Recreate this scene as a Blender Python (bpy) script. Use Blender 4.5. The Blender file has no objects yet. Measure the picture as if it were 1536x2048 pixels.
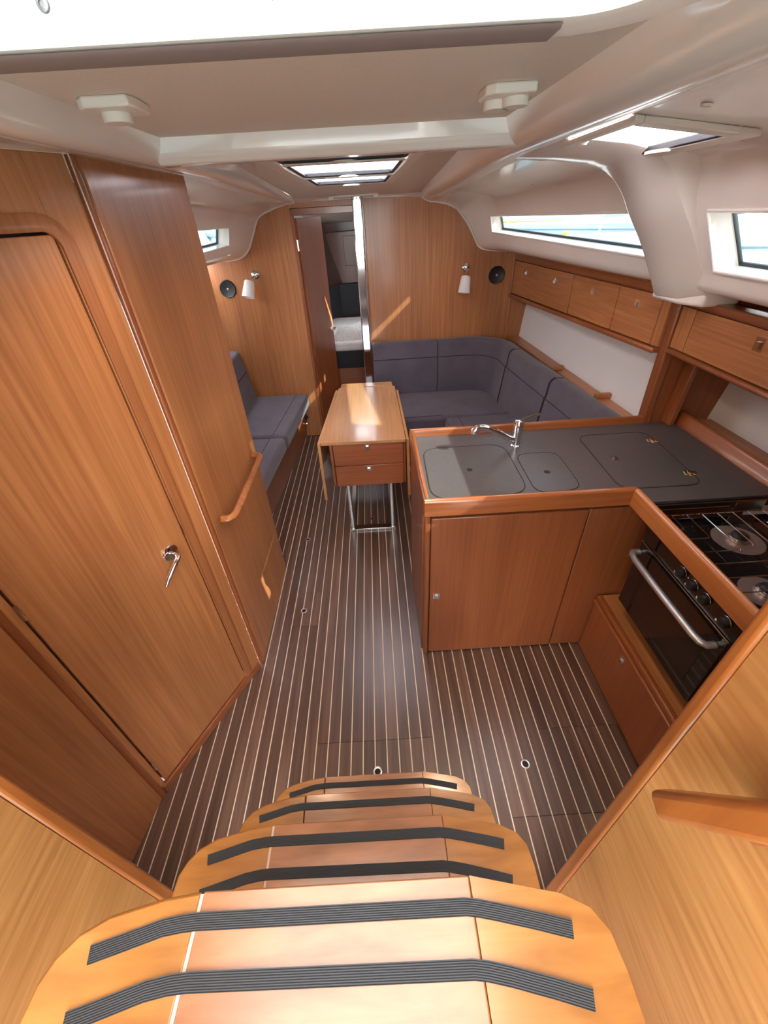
import bpy, bmesh, math, random
from mathutils import Vector, Matrix
random.seed(7)
C = bpy.context.scene.collection
PI = math.pi

# ---------------------------------------------------------------- camera
cam = bpy.data.cameras.new('camera'); co = bpy.data.objects.new('camera', cam); C.objects.link(co)
cam.sensor_fit = 'VERTICAL'; cam.sensor_height = 36.0
cam.lens = 36.0 * 820.0 / 2048.0
cam.clip_start = 0.01; cam.clip_end = 300
right = Vector((0.9982035, -0.0354084, -0.0483333))
down = Vector((-0.0599155, -0.5901397, -0.8050747))
fwd = right.cross(down); fwd.normalize(); right.normalize()
if fwd.y < 0: fwd = -fwd
down = (down - right * down.dot(right)); down.normalize()
co.matrix_world = Matrix(((right.x, -down.x, -fwd.x, 0.0), (right.y, -down.y, -fwd.y, 0.0),
                          (right.z, -down.z, -fwd.z, 1.85), (0, 0, 0, 1)))
bpy.context.scene.camera = co

# ---------------------------------------------------------------- world, sun, exposure
vs = bpy.context.scene.view_settings
vs.view_transform = 'Standard'; vs.look = 'None'; vs.gamma = 1.0; vs.use_curve_mapping = False
vs.exposure = 1.42
cy = bpy.context.scene.cycles
cy.use_denoising = True
cy.max_bounces = 12; cy.diffuse_bounces = 8; cy.glossy_bounces = 6; cy.transparent_max_bounces = 12
cy.sample_clamp_indirect = 8.0
w = bpy.data.worlds.new('sky'); bpy.context.scene.world = w; w.use_nodes = True
nt = w.node_tree; nt.nodes.clear()
out = nt.nodes.new('ShaderNodeOutputWorld'); bg = nt.nodes.new('ShaderNodeBackground')
tc = nt.nodes.new('ShaderNodeTexCoord'); sp = nt.nodes.new('ShaderNodeSeparateXYZ')
rp = nt.nodes.new('ShaderNodeValToRGB')
rp.color_ramp.elements[0].position = 0.0; rp.color_ramp.elements[0].color = (1.0, 0.985, 0.97, 1)
rp.color_ramp.elements[1].position = 0.6; rp.color_ramp.elements[1].color = (0.86, 0.91, 1.0, 1)
nt.links.new(tc.outputs['Generated'], sp.inputs[0]); nt.links.new(sp.outputs['Z'], rp.inputs[0])
nt.links.new(rp.outputs[0], bg.inputs['Color']); bg.inputs['Strength'].default_value = 4.6
nt.links.new(bg.outputs[0], out.inputs[0])
sl = bpy.data.lights.new('sun', 'SUN'); so = bpy.data.objects.new('sun', sl); C.objects.link(so)
sl.energy = 12.0; sl.angle = 0.009; sl.color = (1.0, 0.90, 0.76)
so.rotation_euler = Vector((-1.0, 0.42, -0.8)).to_track_quat('-Z', 'Y').to_euler()

# ---------------------------------------------------------------- materials
def mat(name, col=(.8, .8, .8), rough=.5, metal=0.0, coat=0.0, coat_r=.08, spec=.5, ior=1.45):
    m = bpy.data.materials.new(name); m.use_nodes = True
    b = m.node_tree.nodes['Principled BSDF']
    b.inputs['Base Color'].default_value = (*col, 1); b.inputs['Roughness'].default_value = rough
    b.inputs['Metallic'].default_value = metal; b.inputs['Coat Weight'].default_value = coat
    b.inputs['Coat Roughness'].default_value = coat_r; b.inputs['Specular IOR Level'].default_value = spec
    return m
def N(m, t, **kw):
    n = m.node_tree.nodes.new(t)
    for k, v in kw.items(): setattr(n, k, v)
    return n
def L(m, a, b): m.node_tree.links.new(a, b)
def bump(m, height_socket, strength, dist=.002):
    b = m.node_tree.nodes['Principled BSDF']
    bp = N(m, 'ShaderNodeBump'); bp.inputs['Strength'].default_value = strength; bp.inputs['Distance'].default_value = dist
    L(m, height_socket, bp.inputs['Height']); L(m, bp.outputs[0], b.inputs['Normal'])
    return bp
def wood(name, ca, cb, axis='z', rough=.38, coat=.25, cross=95.0, along=2.2, cloud=.35, rand=False, bmp=.12, coat_r=.12):
    m = mat(name, ca, rough, coat=coat, coat_r=coat_r)
    b = m.node_tree.nodes['Principled BSDF']
    tc = N(m, 'ShaderNodeTexCoord'); src = tc.outputs['Object']
    if rand:
        oi = N(m, 'ShaderNodeObjectInfo'); va = N(m, 'ShaderNodeVectorMath', operation='ADD')
        ml = N(m, 'ShaderNodeMath', operation='MULTIPLY'); ml.inputs[1].default_value = 37.0
        L(m, oi.outputs['Random'], ml.inputs[0]); L(m, src, va.inputs[0]); L(m, ml.outputs[0], va.inputs[1]); src = va.outputs[0]
    def noise(c, a, det, dist):
        mp = N(m, 'ShaderNodeMapping')
        s = {'x': (a, c, c), 'y': (c, a, c), 'z': (c, c, a)}[axis]
        mp.inputs['Scale'].default_value = s
        n = N(m, 'ShaderNodeTexNoise'); n.inputs['Scale'].default_value = 1.0
        n.inputs['Detail'].default_value = det; n.inputs['Distortion'].default_value = dist
        L(m, src, mp.inputs[0]); L(m, mp.outputs[0], n.inputs['Vector']); return n.outputs['Fac']
    fine = noise(cross, along, 4, .3); mid = noise(cross * .16, along * .5, 3, .6); big = noise(2.2, .8, 2, 0)
    a1 = N(m, 'ShaderNodeMath', operation='MULTIPLY'); a1.inputs[1].default_value = .64; L(m, fine, a1.inputs[0])
    a2 = N(m, 'ShaderNodeMath', operation='MULTIPLY_ADD'); a2.inputs[1].default_value = .36; L(m, mid, a2.inputs[0]); L(m, a1.outputs[0], a2.inputs[2])
    r = N(m, 'ShaderNodeValToRGB'); r.color_ramp.elements[0].position = .36; r.color_ramp.elements[1].position = .66
    r.color_ramp.elements[0].color = (*cb, 1); r.color_ramp.elements[1].color = (*ca, 1)
    L(m, a2.outputs[0], r.inputs[0])
    mx = N(m, 'ShaderNodeMix', data_type='RGBA', blend_type='MULTIPLY')
    r2 = N(m, 'ShaderNodeValToRGB'); r2.color_ramp.elements[0].position = .3; r2.color_ramp.elements[1].position = .7
    lo = 1 - cloud; r2.color_ramp.elements[0].color = (lo, lo * .97, lo * .93, 1); r2.color_ramp.elements[1].color = (1, 1, 1, 1)
    L(m, big, r2.inputs[0]); mx.inputs[0].default_value = 1.0
    L(m, r.outputs[0], mx.inputs['A']); L(m, r2.outputs[0], mx.inputs['B'])
    res = mx.outputs['Result']
    if rand:
        hs = N(m, 'ShaderNodeHueSaturation'); mr = N(m, 'ShaderNodeMapRange')
        mr.inputs['To Min'].default_value = .82; mr.inputs['To Max'].default_value = 1.18
        L(m, oi.outputs['Random'], mr.inputs[0]); L(m, mr.outputs[0], hs.inputs['Value']); L(m, res, hs.inputs['Color']); res = hs.outputs[0]
    L(m, res, b.inputs['Base Color'])
    if bmp: bump(m, a2.outputs[0], bmp, .001)
    return m
VEN = ((.60, .250, .090), (.41, .148, .050))
veneer_z = wood('oak_veneer_upright', *VEN, axis='z')
veneer_y = wood('oak_veneer_foreaft', *VEN, axis='y')
veneer_x = wood('oak_veneer_athwart', *VEN, axis='x')
light_z = wood('companionway_veneer', (.60, .30, .10), (.42, .175, .05), axis='y', cross=70, along=5, bmp=.3)
redv_z = wood('red_veneer', (.40, .12, .04), (.30, .085, .028), axis='z')
redv_x = wood('red_veneer_x', (.40, .12, .04), (.30, .085, .028), axis='x')
trim_z = wood('solid_trim_z', (.40, .125, .035), (.26, .07, .02), axis='z', rough=.3, coat=.5, cross=60)
trim_y = wood('solid_trim_y', (.40, .125, .035), (.26, .07, .02), axis='y', rough=.3, coat=.5, cross=60)
trim_x = wood('solid_trim_x', (.40, .125, .035), (.26, .07, .02), axis='x', rough=.3, coat=.5, cross=60)
orange_z = wood('worn_trim', (.50, .17, .035), (.30, .085, .018), axis='z', rough=.35, coat=.4, cross=50, bmp=.4)
table_y = wood('table_veneer', (.68, .35, .16), (.56, .265, .11), axis='y', rough=.25, coat=.5)
tread_c = wood('tread_centre', (.60, .265, .12), (.34, .125, .045), axis='x', rough=.3, coat=1.0, coat_r=.16, cross=38, along=7, bmp=1.0)
tread_w = wood('tread_wing', (.64, .275, .065), (.36, .135, .026), axis='x', rough=.3, coat=1.0, coat_r=.16, cross=38, along=7, bmp=1.0)
plank_m = wood('walnut_plank', (.19, .100, .068), (.090, .046, .032), axis='y', rough=.36, coat=.3, coat_r=.25, cross=55, along=2.0, rand=True, bmp=.1)
darkwood = wood('cabin_dark_wood', (.12, .036, .018), (.085, .026, .014), axis='z')
seam_glare_m = mat('pale_seam_glare', (.66, .47, .38), .4)
inlay_m = mat('holly_inlay', (.72, .60, .45), .5)
def noisy(name, c1, c2, scale, rough, bmp=.1, det=4, dist=.001, **kw):
    m = mat(name, c1, rough, **kw); b = m.node_tree.nodes['Principled BSDF']
    tc = N(m, 'ShaderNodeTexCoord'); n = N(m, 'ShaderNodeTexNoise'); n.inputs['Scale'].default_value = scale; n.inputs['Detail'].default_value = det
    L(m, tc.outputs['Object'], n.inputs['Vector'])
    r = N(m, 'ShaderNodeValToRGB'); r.color_ramp.elements[0].position = .35; r.color_ramp.elements[1].position = .65
    r.color_ramp.elements[0].color = (*c1, 1); r.color_ramp.elements[1].color = (*c2, 1)
    L(m, n.outputs['Fac'], r.inputs[0]); L(m, r.outputs[0], b.inputs['Base Color'])
    if bmp: bump(m, n.outputs['Fac'], bmp, dist)
    return m
gel = noisy('white_gelcoat', (.86, .785, .715), (.89, .815, .745), 3, .22, bmp=0, coat=.6, coat_r=.06)
headl = noisy('vinyl_headliner', (.74, .63, .535), (.78, .67, .57), 260, .62, bmp=.2)
hullw = noisy('white_hull_liner', (.80, .79, .78), (.84, .83, .82), 2, .35, bmp=0)
def fabric(name, c1, c2):
    m = mat(name, c1, .92, spec=.2); b = m.node_tree.nodes['Principled BSDF']
    tc = N(m, 'ShaderNodeTexCoord')
    n = N(m, 'ShaderNodeTexNoise'); n.inputs['Scale'].default_value = 420; n.inputs['Detail'].default_value = 2
    n2 = N(m, 'ShaderNodeTexNoise'); n2.inputs['Scale'].default_value = 7; n2.inputs['Detail'].default_value = 3
    ad = N(m, 'ShaderNodeMath', operation='MULTIPLY_ADD'); ad.inputs[1].default_value = .5
    L(m, tc.outputs['Object'], n.inputs['Vector']); L(m, tc.outputs['Object'], n2.inputs['Vector'])
    ad2 = N(m, 'ShaderNodeMath', operation='MULTIPLY'); ad2.inputs[1].default_value = .5
    L(m, n.outputs['Fac'], ad2.inputs[0]); L(m, n2.outputs['Fac'], ad.inputs[0]); L(m, ad2.outputs[0], ad.inputs[2])
    r = N(m, 'ShaderNodeValToRGB'); r.color_ramp.elements[0].position = .38; r.color_ramp.elements[1].position = .62
    r.color_ramp.elements[0].color = (*c1, 1); r.color_ramp.elements[1].color = (*c2, 1)
    L(m, ad.outputs[0], r.inputs[0]); L(m, r.outputs[0], b.inputs['Base Color'])
    b.inputs['Sheen Weight'].default_value = .25
    bump(m, ad.outputs[0], .35, .004); return m
fab = fabric('grey_upholstery', (.098, .083, .104), (.130, .112, .138))
fabdark = mat('seam_thread', (.03, .027, .04), .9)
worktop = noisy('slate_laminate', (.082, .072, .072), (.092, .081, .080), 60, .30, bmp=.03)
black = mat('black_plastic', (.012, .012, .014), .45)
rubber = mat('rubber_grip', (.022, .023, .026), .6)
gasket = mat('black_gasket', (.015, .017, .02), .5)
glassblk = mat('black_glass', (.006, .006, .007), .07, coat=.5, coat_r=.03)
groove = mat('dark_groove', (.02, .014, .012), .8)
chrome = mat('chrome', (.82, .82, .84), .08, metal=1.0)
steel = mat('brushed_steel', (.62, .60, .58), .25, metal=1.0)
brass = mat('hinge_brass', (.55, .42, .25), .3, metal=1.0)
matsteel = mat('grey_handle', (.50, .49, .50), .38, metal=.8)
plastic = mat('cream_plastic', (.84, .76, .67), .4)
frost = mat('frosted_shade', (.90, .88, .86), .5)
darkpanel = mat('dark_upholstered_panel', (.02, .022, .028), .8)
sheet = noisy('white_sheet', (.72, .73, .74), (.80, .80, .80), 9, .85, bmp=.4, dist=.01)
linen = mat('speckled_linen', (.8, .8, .8), .9)
tcn = N(linen, 'ShaderNodeTexCoord'); vo = N(linen, 'ShaderNodeTexVoronoi'); vo.inputs['Scale'].default_value = 85
rr = N(linen, 'ShaderNodeValToRGB'); rr.color_ramp.elements[0].position = .18; rr.color_ramp.elements[1].position = .26
rr.color_ramp.elements[0].color = (.25, .28, .30, 1); rr.color_ramp.elements[1].color = (.78, .80, .80, 1)
L(linen, tcn.outputs['Object'], vo.inputs['Vector']); L(linen, vo.outputs['Distance'], rr.inputs[0])
L(linen, rr.outputs[0], linen.node_tree.nodes['Principled BSDF'].inputs['Base Color'])
def glass_mat(name, tint, f=.08):
    m = bpy.data.materials.new(name); m.use_nodes = True; t = m.node_tree; t.nodes.clear()
    o = t.nodes.new('ShaderNodeOutputMaterial'); mx = t.nodes.new('ShaderNodeMixShader')
    tr = t.nodes.new('ShaderNodeBsdfTransparent'); gl = t.nodes.new('ShaderNodeBsdfGlossy')
    tr.inputs[0].default_value = (*tint, 1); gl.inputs['Roughness'].default_value = .03
    mx.inputs[0].default_value = f
    t.links.new(tr.outputs[0], mx.inputs[1]); t.links.new(gl.outputs[0], mx.inputs[2]); t.links.new(mx.outputs[0], o.inputs[0]); return m
glass = glass_mat('window_glass', (.50, .56, .58), .04)
def hatch_mat():
    m = glass_mat('hatch_acrylic', (.85, .86, .92), .1); t = m.node_tree
    o = [n for n in t.nodes if n.type == 'OUTPUT_MATERIAL'][0]; old = o.inputs[0].links[0].from_socket
    tl = t.nodes.new('ShaderNodeBsdfTranslucent'); tl.inputs[0].default_value = (.88, .84, .86, 1)
    mx = t.nodes.new('ShaderNodeMixShader'); mx.inputs[0].default_value = .62
    t.links.new(old, mx.inputs[1]); t.links.new(tl.outputs[0], mx.inputs[2]); t.links.new(mx.outputs[0], o.inputs[0]); return m
hatchglass = hatch_mat()
hullwhite = mat('boat_gelcoat', (.55, .60, .64), .25)
bluecanvas = mat('blue_canvas', (.06, .13, .42), .8)
yellow = mat('yellow_webbing', (.75, .50, .05), .7)
greyblue = mat('grey_blue_trim', (.25, .33, .42), .5)
water_m = noisy('harbour_water', (.10, .20, .22), (.16, .28, .30), .8, .12, bmp=.5, dist=.05)
red_m = mat('red_plastic', (.5, .03, .02), .4)

# ---------------------------------------------------------------- mesh helpers
class MB:
    def __init__(s): s.v = []; s.f = []
    def add(s, vs, fs):
        o = len(s.v); s.v += [tuple(v) for v in vs]; s.f += [tuple(i + o for i in f) for f in fs]; return s
    def box(s, x0, x1, y0, y1, z0, z1):
        v = [(x, y, z) for z in (z0, z1) for y in (y0, y1) for x in (x0, x1)]
        return s.add(v, [(0, 2, 3, 1), (4, 5, 7, 6), (0, 1, 5, 4), (2, 6, 7, 3), (0, 4, 6, 2), (1, 3, 7, 5)])
    def hexa(s, b, t):          # bottom quad, top quad (same winding, ccw from above)
        return s.add(list(b) + list(t), [(3, 2, 1, 0), (4, 5, 6, 7), (0, 1, 5, 4), (1, 2, 6, 5), (2, 3, 7, 6), (3, 0, 4, 7)])
    def prism(s, pts, ax, a, b):  # polygon extruded along axis ax from a to b
        def P(p, c):
            return (c, p[0], p[1]) if ax == 'x' else ((p[0], c, p[1]) if ax == 'y' else (p[0], p[1], c))
        n = len(pts); v = [P(p, a) for p in pts] + [P(p, b) for p in pts]
        return s.add(v, [tuple(range(n))[::-1], tuple(range(n, 2 * n))] + [(i, (i + 1) % n, n + (i + 1) % n, n + i) for i in range(n)])
    def tube(s, path, r, n=10, closed=False, sx=1.0, up=None):
        P = [Vector(p) for p in path]; m = len(P); rings = []; prev = None
        for i in range(m):
            if closed: t = (P[(i + 1) % m] - P[i - 1])
            else: t = P[min(i + 1, m - 1)] - P[max(i - 1, 0)]
            t.normalize()
            if prev is None:
                u = Vector(up) if up else (Vector((0, 0, 1)) if abs(t.z) < .9 else Vector((1, 0, 0)))
                a = t.cross(u); a.normalize()
            else:
                a = prev - t * prev.dot(t); a.normalize()
            prev = a; b = t.cross(a)
            rr = r[i] if isinstance(r, (list, tuple)) else r
            rings.append([P[i] + a * (math.cos(2 * PI * k / n) * rr) + b * (math.sin(2 * PI * k / n) * rr * sx) for k in range(n)])
        v = [p for ring in rings for p in ring]; f = []
        for i in range(m if closed else m - 1):
            j = (i + 1) % m
            for k in range(n): f.append((i * n + k, i * n + (k + 1) % n, j * n + (k + 1) % n, j * n + k))
        if not closed: f += [tuple(range(n))[::-1], tuple(range((m - 1) * n, m * n))]
        return s.add(v, f)
    def lathe(s, prof, c, axis=(0, 0, 1), n=20, caps=True):   # prof: (radius, height) along axis
        q = Vector((0, 0, 1)).rotation_difference(Vector(axis).normalized()).to_matrix(); c = Vector(c)
        v = []; f = []
        for (r, h) in prof:
            for k in range(n): v.append(c + q @ Vector((r * math.cos(2 * PI * k / n), r * math.sin(2 * PI * k / n), h)))
        for i in range(len(prof) - 1):
            for k in range(n): f.append((i * n + k, i * n + (k + 1) % n, (i + 1) * n + (k + 1) % n, (i + 1) * n + k))
        if caps: f += [tuple(range(n))[::-1], tuple(range((len(prof) - 1) * n, len(prof) * n))]
        return s.add(v, f)
    def loft(s, rows, skip=()):
        n = len(rows[0]); v = [p for r in rows for p in r]; f = []
        for i in range(len(rows) - 1):
            for k in range(n - 1):
                if (i, k) in skip: continue
                f.append((i * n + k, i * n + k + 1, (i + 1) * n + k + 1, (i + 1) * n + k))
        return s.add(v, f)
    def build(s, name, m, parent=None, bevel=0, seg=2, smooth=True, sub=0, kind=None, label=None):
        me = bpy.data.meshes.new(name)
        off = Vector((0, 0, 0)); p = parent
        while p: off += p.location; p = p.parent
        me.from_pydata([tuple(Vector(v) - off) for v in s.v], [], s.f); me.materials.append(m)
        bm = bmesh.new(); bm.from_mesh(me); bmesh.ops.recalc_face_normals(bm, faces=bm.faces); bm.to_mesh(me); bm.free()
        o = bpy.data.objects.new(name, me); C.objects.link(o); o.parent = parent
        if bevel:
            b = o.modifiers.new('bevel', 'BEVEL'); b.width = bevel; b.segments = seg; b.limit_method = 'ANGLE'; b.angle_limit = math.radians(35)
        if sub:
            q = o.modifiers.new('sub', 'SUBSURF'); q.levels = sub; q.render_levels = sub
        if smooth:
            me.shade_smooth()
            try: me.set_sharp_from_angle(angle=math.radians(38))
            except Exception: pass
        if kind: o['kind'] = kind
        if label: o['label'] = label
        return o
def tag(o, label, cat, group=None):
    o['label'] = label; o['category'] = cat
    if group: o['group'] = group
    return o
def thing(name, label, cat, loc=(0, 0, 0), group=None):
    o = bpy.data.objects.new(name, None); C.objects.link(o); o.location = loc; o.empty_display_size = .05
    return tag(o, label, cat, group)
def single(mb, name, m, label, cat, group=None, **kw):     # a thing that is one mesh
    return tag(mb.build(name, m, **kw), label, cat, group)
def clone(root, delta, label, group=None):
    r = root.copy(); C.objects.link(r); r.location = root.location + Vector(delta); r['label'] = label
    if group: r['group'] = group
    for ch in list(root.children):
        c = ch.copy(); C.objects.link(c); c.parent = r
        for g in list(ch.children):
            d = g.copy(); C.objects.link(d); d.parent = c
    return r
def rrect(x0, x1, y0, y1, r, n=5):
    p = []
    for cx, cy, a0 in ((x1 - r, y1 - r, 0), (x0 + r, y1 - r, 90), (x0 + r, y0 + r, 180), (x1 - r, y0 + r, 270)):
        for i in range(n + 1):
            a = math.radians(a0 + 90 * i / n); p.append((cx + r * math.cos(a), cy + r * math.sin(a)))
    return p
def lerp(a, b, t): return a + (b - a) * t

# ================================================================ SETTING
# floor: walnut planks with pale inlays
PW = 0.0507; PH = -0.0985
fl = MB().box(-1.45, 1.75, -.6, 5.2, -.06, -.012).build('floor', groove, kind='structure', smooth=False)
# plank outline regions (x range -> y range)
k0 = int((-1.02 - PH) / PW) - 1; inl = MB()
for k in range(k0, k0 + 42):
    xa = PH + k * PW; xb = xa + PW
    if xb > 1.02: break
    y1 = 3.94; y0 = .02
    if -.56 < xa and xb < -.03: y1 = 4.58
    cuts = [y0, y1]
    if -.37 < (xa + xb) / 2 < .14: cuts = [y0, .852, y1]          # engine-space board in front of the steps
    if (xa + xb) / 2 > .395: cuts = [y0, .545, .86, y1] if (xa + xb) / 2 > .6 else [y0, .545, y1]
    if -.56 < (xa + xb) / 2 < -.42: cuts = [y0, 1.49, 1.74, y1]
    for a, b in zip(cuts[:-1], cuts[1:]):
        MB().box(xa + .0022, xb - .0022, a + .0008, b - .0008, -.012, 0).build('plank', plank_m, fl, smooth=False)
    inl.box(xa - .0022, xa + .0022, y0, y1, -.011, .0002)
inl.build('inlay_strip', inlay_m, fl, smooth=False, kind='stuff')

# left wall: three faces of the heads compartment
def vwall(mb, a, b, z0, z1, th=.03, inset=0.0):   # vertical slab between plan points, thickness to the left of a->b
    d = Vector((b[0] - a[0], b[1] - a[1], 0)); d.normalize(); n = Vector((-d.y, d.x, 0))
    A = Vector((a[0], a[1], 0)) + n * inset; B = Vector((b[0], b[1], 0)) + n * inset
    q = [A, B, B + n * th, A + n * th]
    return mb.hexa([(p.x, p.y, z0) for p in q], [(p.x, p.y, z1) for p in q])
W0 = (-1.02, .22); W1 = (-.952, .69); W2 = (-.669, 1.273); W3 = (-.657, 1.96)
def onseg(a, b, s):
    l = math.hypot(b[0] - a[0], b[1] - a[1]); return (a[0] + (b[0] - a[0]) * s / l, a[1] + (b[1] - a[1]) * s / l)
SL = math.hypot(W2[0] - W1[0], W2[1] - W1[1])
ZT = 1.99
vwall(MB(), W0, W1, 0, ZT).build('wall_left_aft', veneer_z, kind='structure', bevel=.003)
wl = MB()
D0, D1, DZ0, DZ1 = .035, .527, .055, 1.843
vwall(wl, onseg(W1, W2, D1 + .006), onseg(W1, W2, SL - .022), 0, ZT)
vwall(wl, onseg(W1, W2, 0.004), onseg(W1, W2, D1 + .006), DZ1 + .006, ZT)
vwall(wl, onseg(W1, W2, 0.004), onseg(W1, W2, D0 - .006), 0, DZ1 + .006)
wlo = wl.build('wall_left_door_side', veneer_z, kind='structure', bevel=.002)
vwall(MB(), (W2[0] + .0003, W2[1] + .02), W3, 0, ZT).build('wall_left', veneer_z, kind='structure', bevel=.004)
# corner post and stiles
MB().tube([(W2[0] - .008, W2[1] + .002, 0), (W2[0] - .008, W2[1] + .002, ZT)], .011, 12).build('trim_1', trim_z, kind='structure')
MB().tube([(W1[0] - .006, W1[1], 0), (W1[0] - .006, W1[1], ZT)], .014, 12).build('trim_2', trim_z, kind='structure')
t3 = MB(); vwall(t3, onseg(W1, W2, .012), onseg(W1, W2, SL - .03), 0.0, .046, .02, -.006); t3.build('trim_3', trim_y, kind='structure', bevel=.004)
# raised frame bead round the door
fr = MB(); pts = []
def dp(s, z, o):
    p = onseg(W1, W2, s); d = Vector((W2[0] - W1[0], W2[1] - W1[1])).normalized(); return (p[0] + d.y * o, p[1] - d.x * o, z)
R = .035
def fpath(w):
    r = R + w; cx, cz = D1 + .007 - R, DZ1 + .007 - R
    return [(cx + r, .05)] + [(cx + r * math.cos(a), cz + r * math.sin(a)) for a in [k * PI / 16 for k in range(9)]] + [(.03, cz + r)]
fi, fo = fpath(0), fpath(.034)
fr.loft([[dp(a, b, -.002) for a, b in fi], [dp(a, b, .007) for a, b in fi], [dp(a, b, .008) for a, b in fpath(.004)], [dp(a, b, .008) for a, b in fpath(.030)], [dp(a, b, .006) for a, b in fo], [dp(a, b, -.002) for a, b in fo]])
fr.build('trim_4', wood('frame_wood', (.47, .18, .065), (.34, .115, .04), axis='z'), kind='structure')
# dark rebate behind the door gap
rb = MB(); vwall(rb, onseg(W1, W2, D0 - .01), onseg(W1, W2, D1 + .01), DZ0 - .01, DZ1 + .01, .004, .032); rb.build('trim_5', groove, kind='structure')
dm = MB(); vwall(dm, onseg(W1, W2, D0), onseg(W1, W2, D1), DZ0, DZ1, .028, .001)
door1 = dm.build('door_1', veneer_z, kind='structure', bevel=.002)
# handle
hc = dp(.452, .925, 0); nrm = Vector(dp(.4, .9, 1)) - Vector(dp(.4, .9, 0)); dd = Vector((W2[0] - W1[0], W2[1] - W1[1], 0)).normalized()
hb = Vector(hc)
dh = MB().lathe([(.001, .0), (.030, .0), (.030, .004), (.026, .007), (.001, .007)], hb, nrm, 28).build('handle_rose', chrome, door1)
lp = [hb + nrm * .005, hb + nrm * .03, hb + nrm * .045 - dd * .004, hb + nrm * .05 - dd * .02 - Vector((0, 0, .006)), hb + nrm * .05 - dd * .045 - Vector((0, 0, .022)), hb + nrm * .049 - dd * .07 - Vector((0, 0, .042)), hb + nrm * .047 - dd * .088 - Vector((0, 0, .062))]
MB().tube(lp, [.009, .008, .008, .008, .0085, .008, .006], 12, sx=.8).build('door_handle', chrome, door1)
for hz in (.165, 1.05, 1.7):
    MB().tube([dp(D0 - .002, hz, .006), dp(D0 - .002, hz + .055, .006)], .005, 8).build('hinge', chrome, door1)
MB().hexa([dp(D1 - .004, .95, .0025)[:3], dp(D1 + .003, .95, .0025), dp(D1 + .003, .95, -.002), dp(D1 - .004, .95, -.002)],
          [dp(D1 - .004, .99, .0025), dp(D1 + .003, .99, .0025), dp(D1 + .003, .99, -.002), dp(D1 - .004, .99, -.002)]).build('latch_plate', chrome, door1)

# companionway side panels with solid edge
PR, PL = .262, .264
def cpanel(x0, x1, nm, tnm, ys=.272):
    MB().box(x0, x1, -.75, ys, .0, 1.97).build(nm, light_z, kind='structure')
    e = .026
    MB().hexa([(x0 - .004, ys + .001, 0), (x1 + .004, ys + .001, 0), (x1 + .004, ys + e + .012, 0), (x0 - .004, ys + e + .012, 0)],
              [(x0 - .004, ys + .001, 1.97), (x1 + .004, ys + .001, 1.97), (x1 + .004, ys + e - .012, 1.97), (x0 - .004, ys + e - .012, 1.97)]).build(tnm, orange_z, kind='structure', bevel=.007, seg=3)
cpanel(.40, .43, 'wall_companionway_right', 'trim_6', PR)
cpanel(-.63, -.60, 'wall_companionway_left', 'trim_7', PL)
MB().box(-1.1, -.637, .19, .215, 0, 1.99).build('wall_aft_left', veneer_z, kind='structure')
MB().box(.437, 1.75, .21, .24, 0, 1.99).build('wall_aft_right', veneer_z, kind='structure')

# (forward bulkhead is built after the ceiling sections below)
MB().box(-.59, -.03, 3.943, 3.985, 1.852, 1.9).build('trim_8', trim_x, kind='structure', bevel=.004)
MB().box(-.592, -.566, 3.943, 3.985, 0, 1.852).build('trim_9', trim_z, kind='structure', bevel=.004)
MB().box(-.034, -.014, 3.943, 3.985, 0, 1.9).build('trim_10', trim_z, kind='structure', bevel=.004)
MB().box(-.60, -.03, 3.90, 3.985, 0, .02).build('trim_11', trim_x, kind='structure', bevel=.004)
MB().tube([(1.207, 3.944, .6), (1.207, 3.944, 1.53)], .008, 8).build('trim_12', veneer_z, kind='structure')
# open door leaf into the fore cabin
hin = (-.553, 3.995); tip = (-.40, 4.47)
lf = MB(); vwall(lf, hin, tip, .04, 1.838, .03)
door2 = lf.build('door_2', redv_z, kind='structure', bevel=.003)
dv = Vector((tip[0] - hin[0], tip[1] - hin[1], 0)).normalized(); nv = Vector((dv.y, -dv.x, 0))
kb = Vector((tip[0], tip[1], .93)) - dv * .05
MB().lathe([(.001, 0), (.024, 0), (.024, .006), (.001, .006)], kb, nv, 20).build('handle_rose', chrome, door2)
MB().tube([kb + nv * .004, kb + nv * .045, kb + nv * .05 - dv * .03, kb + nv * .05 - dv * .1 - Vector((0, 0, .008))], .008, 10).build('door_handle', chrome, door2)
for hz in (.7, 1.62):
    MB().box(-.565, -.553, 3.975, 3.99, hz, hz + .075).build('hinge', chrome, door2)

# ---------------------------------------------------------------- ceiling shell
RA = [(.36, 2.035), (.385, 1.985), (.43, 1.965), (.48, 1.97), (.595, 1.995), (.62, 2.003), (1.0, 1.955), (1.065, 1.915), (1.10, 1.80), (1.195, 1.625), (1.235, 1.55), (1.45, 1.54)]
RA2 = [(.37, 2.03), (.395, 1.98), (.44, 1.96), (.49, 1.965), (.60, 1.988), (.625, 1.995), (.98, 1.95), (1.05, 1.91), (1.088, 1.797), (1.18, 1.638), (1.22, 1.55), (1.40, 1.54)]
RC = [(.42, 1.965), (.435, 1.935), (.48, 1.92), (.53, 1.92), (.61, 1.935), (.63, 1.94), (.84, 1.90), (.895, 1.86), (.919, 1.783), (.943, 1.68), (1.0, 1.57), (1.27, 1.535)]
RB = [(.43, 1.945), (.445, 1.915), (.50, 1.892), (.54, 1.888), (.60, 1.876), (.63, 1.87), (.70, 1.84), (.777, 1.761), (.83, 1.69), (.89, 1.59), (.976, 1.551), (1.24, 1.53)]
LA = [(-.50, 2.035), (-.52, 1.99), (-.555, 1.975), (-.60, 1.982), (-.655, 1.992), (-.67, 1.994), (-1.03, 1.994), (-1.08, 1.93), (-1.12, 1.82), (-1.17, 1.66), (-1.25, 1.60), (-1.5, 1.585)]
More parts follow.
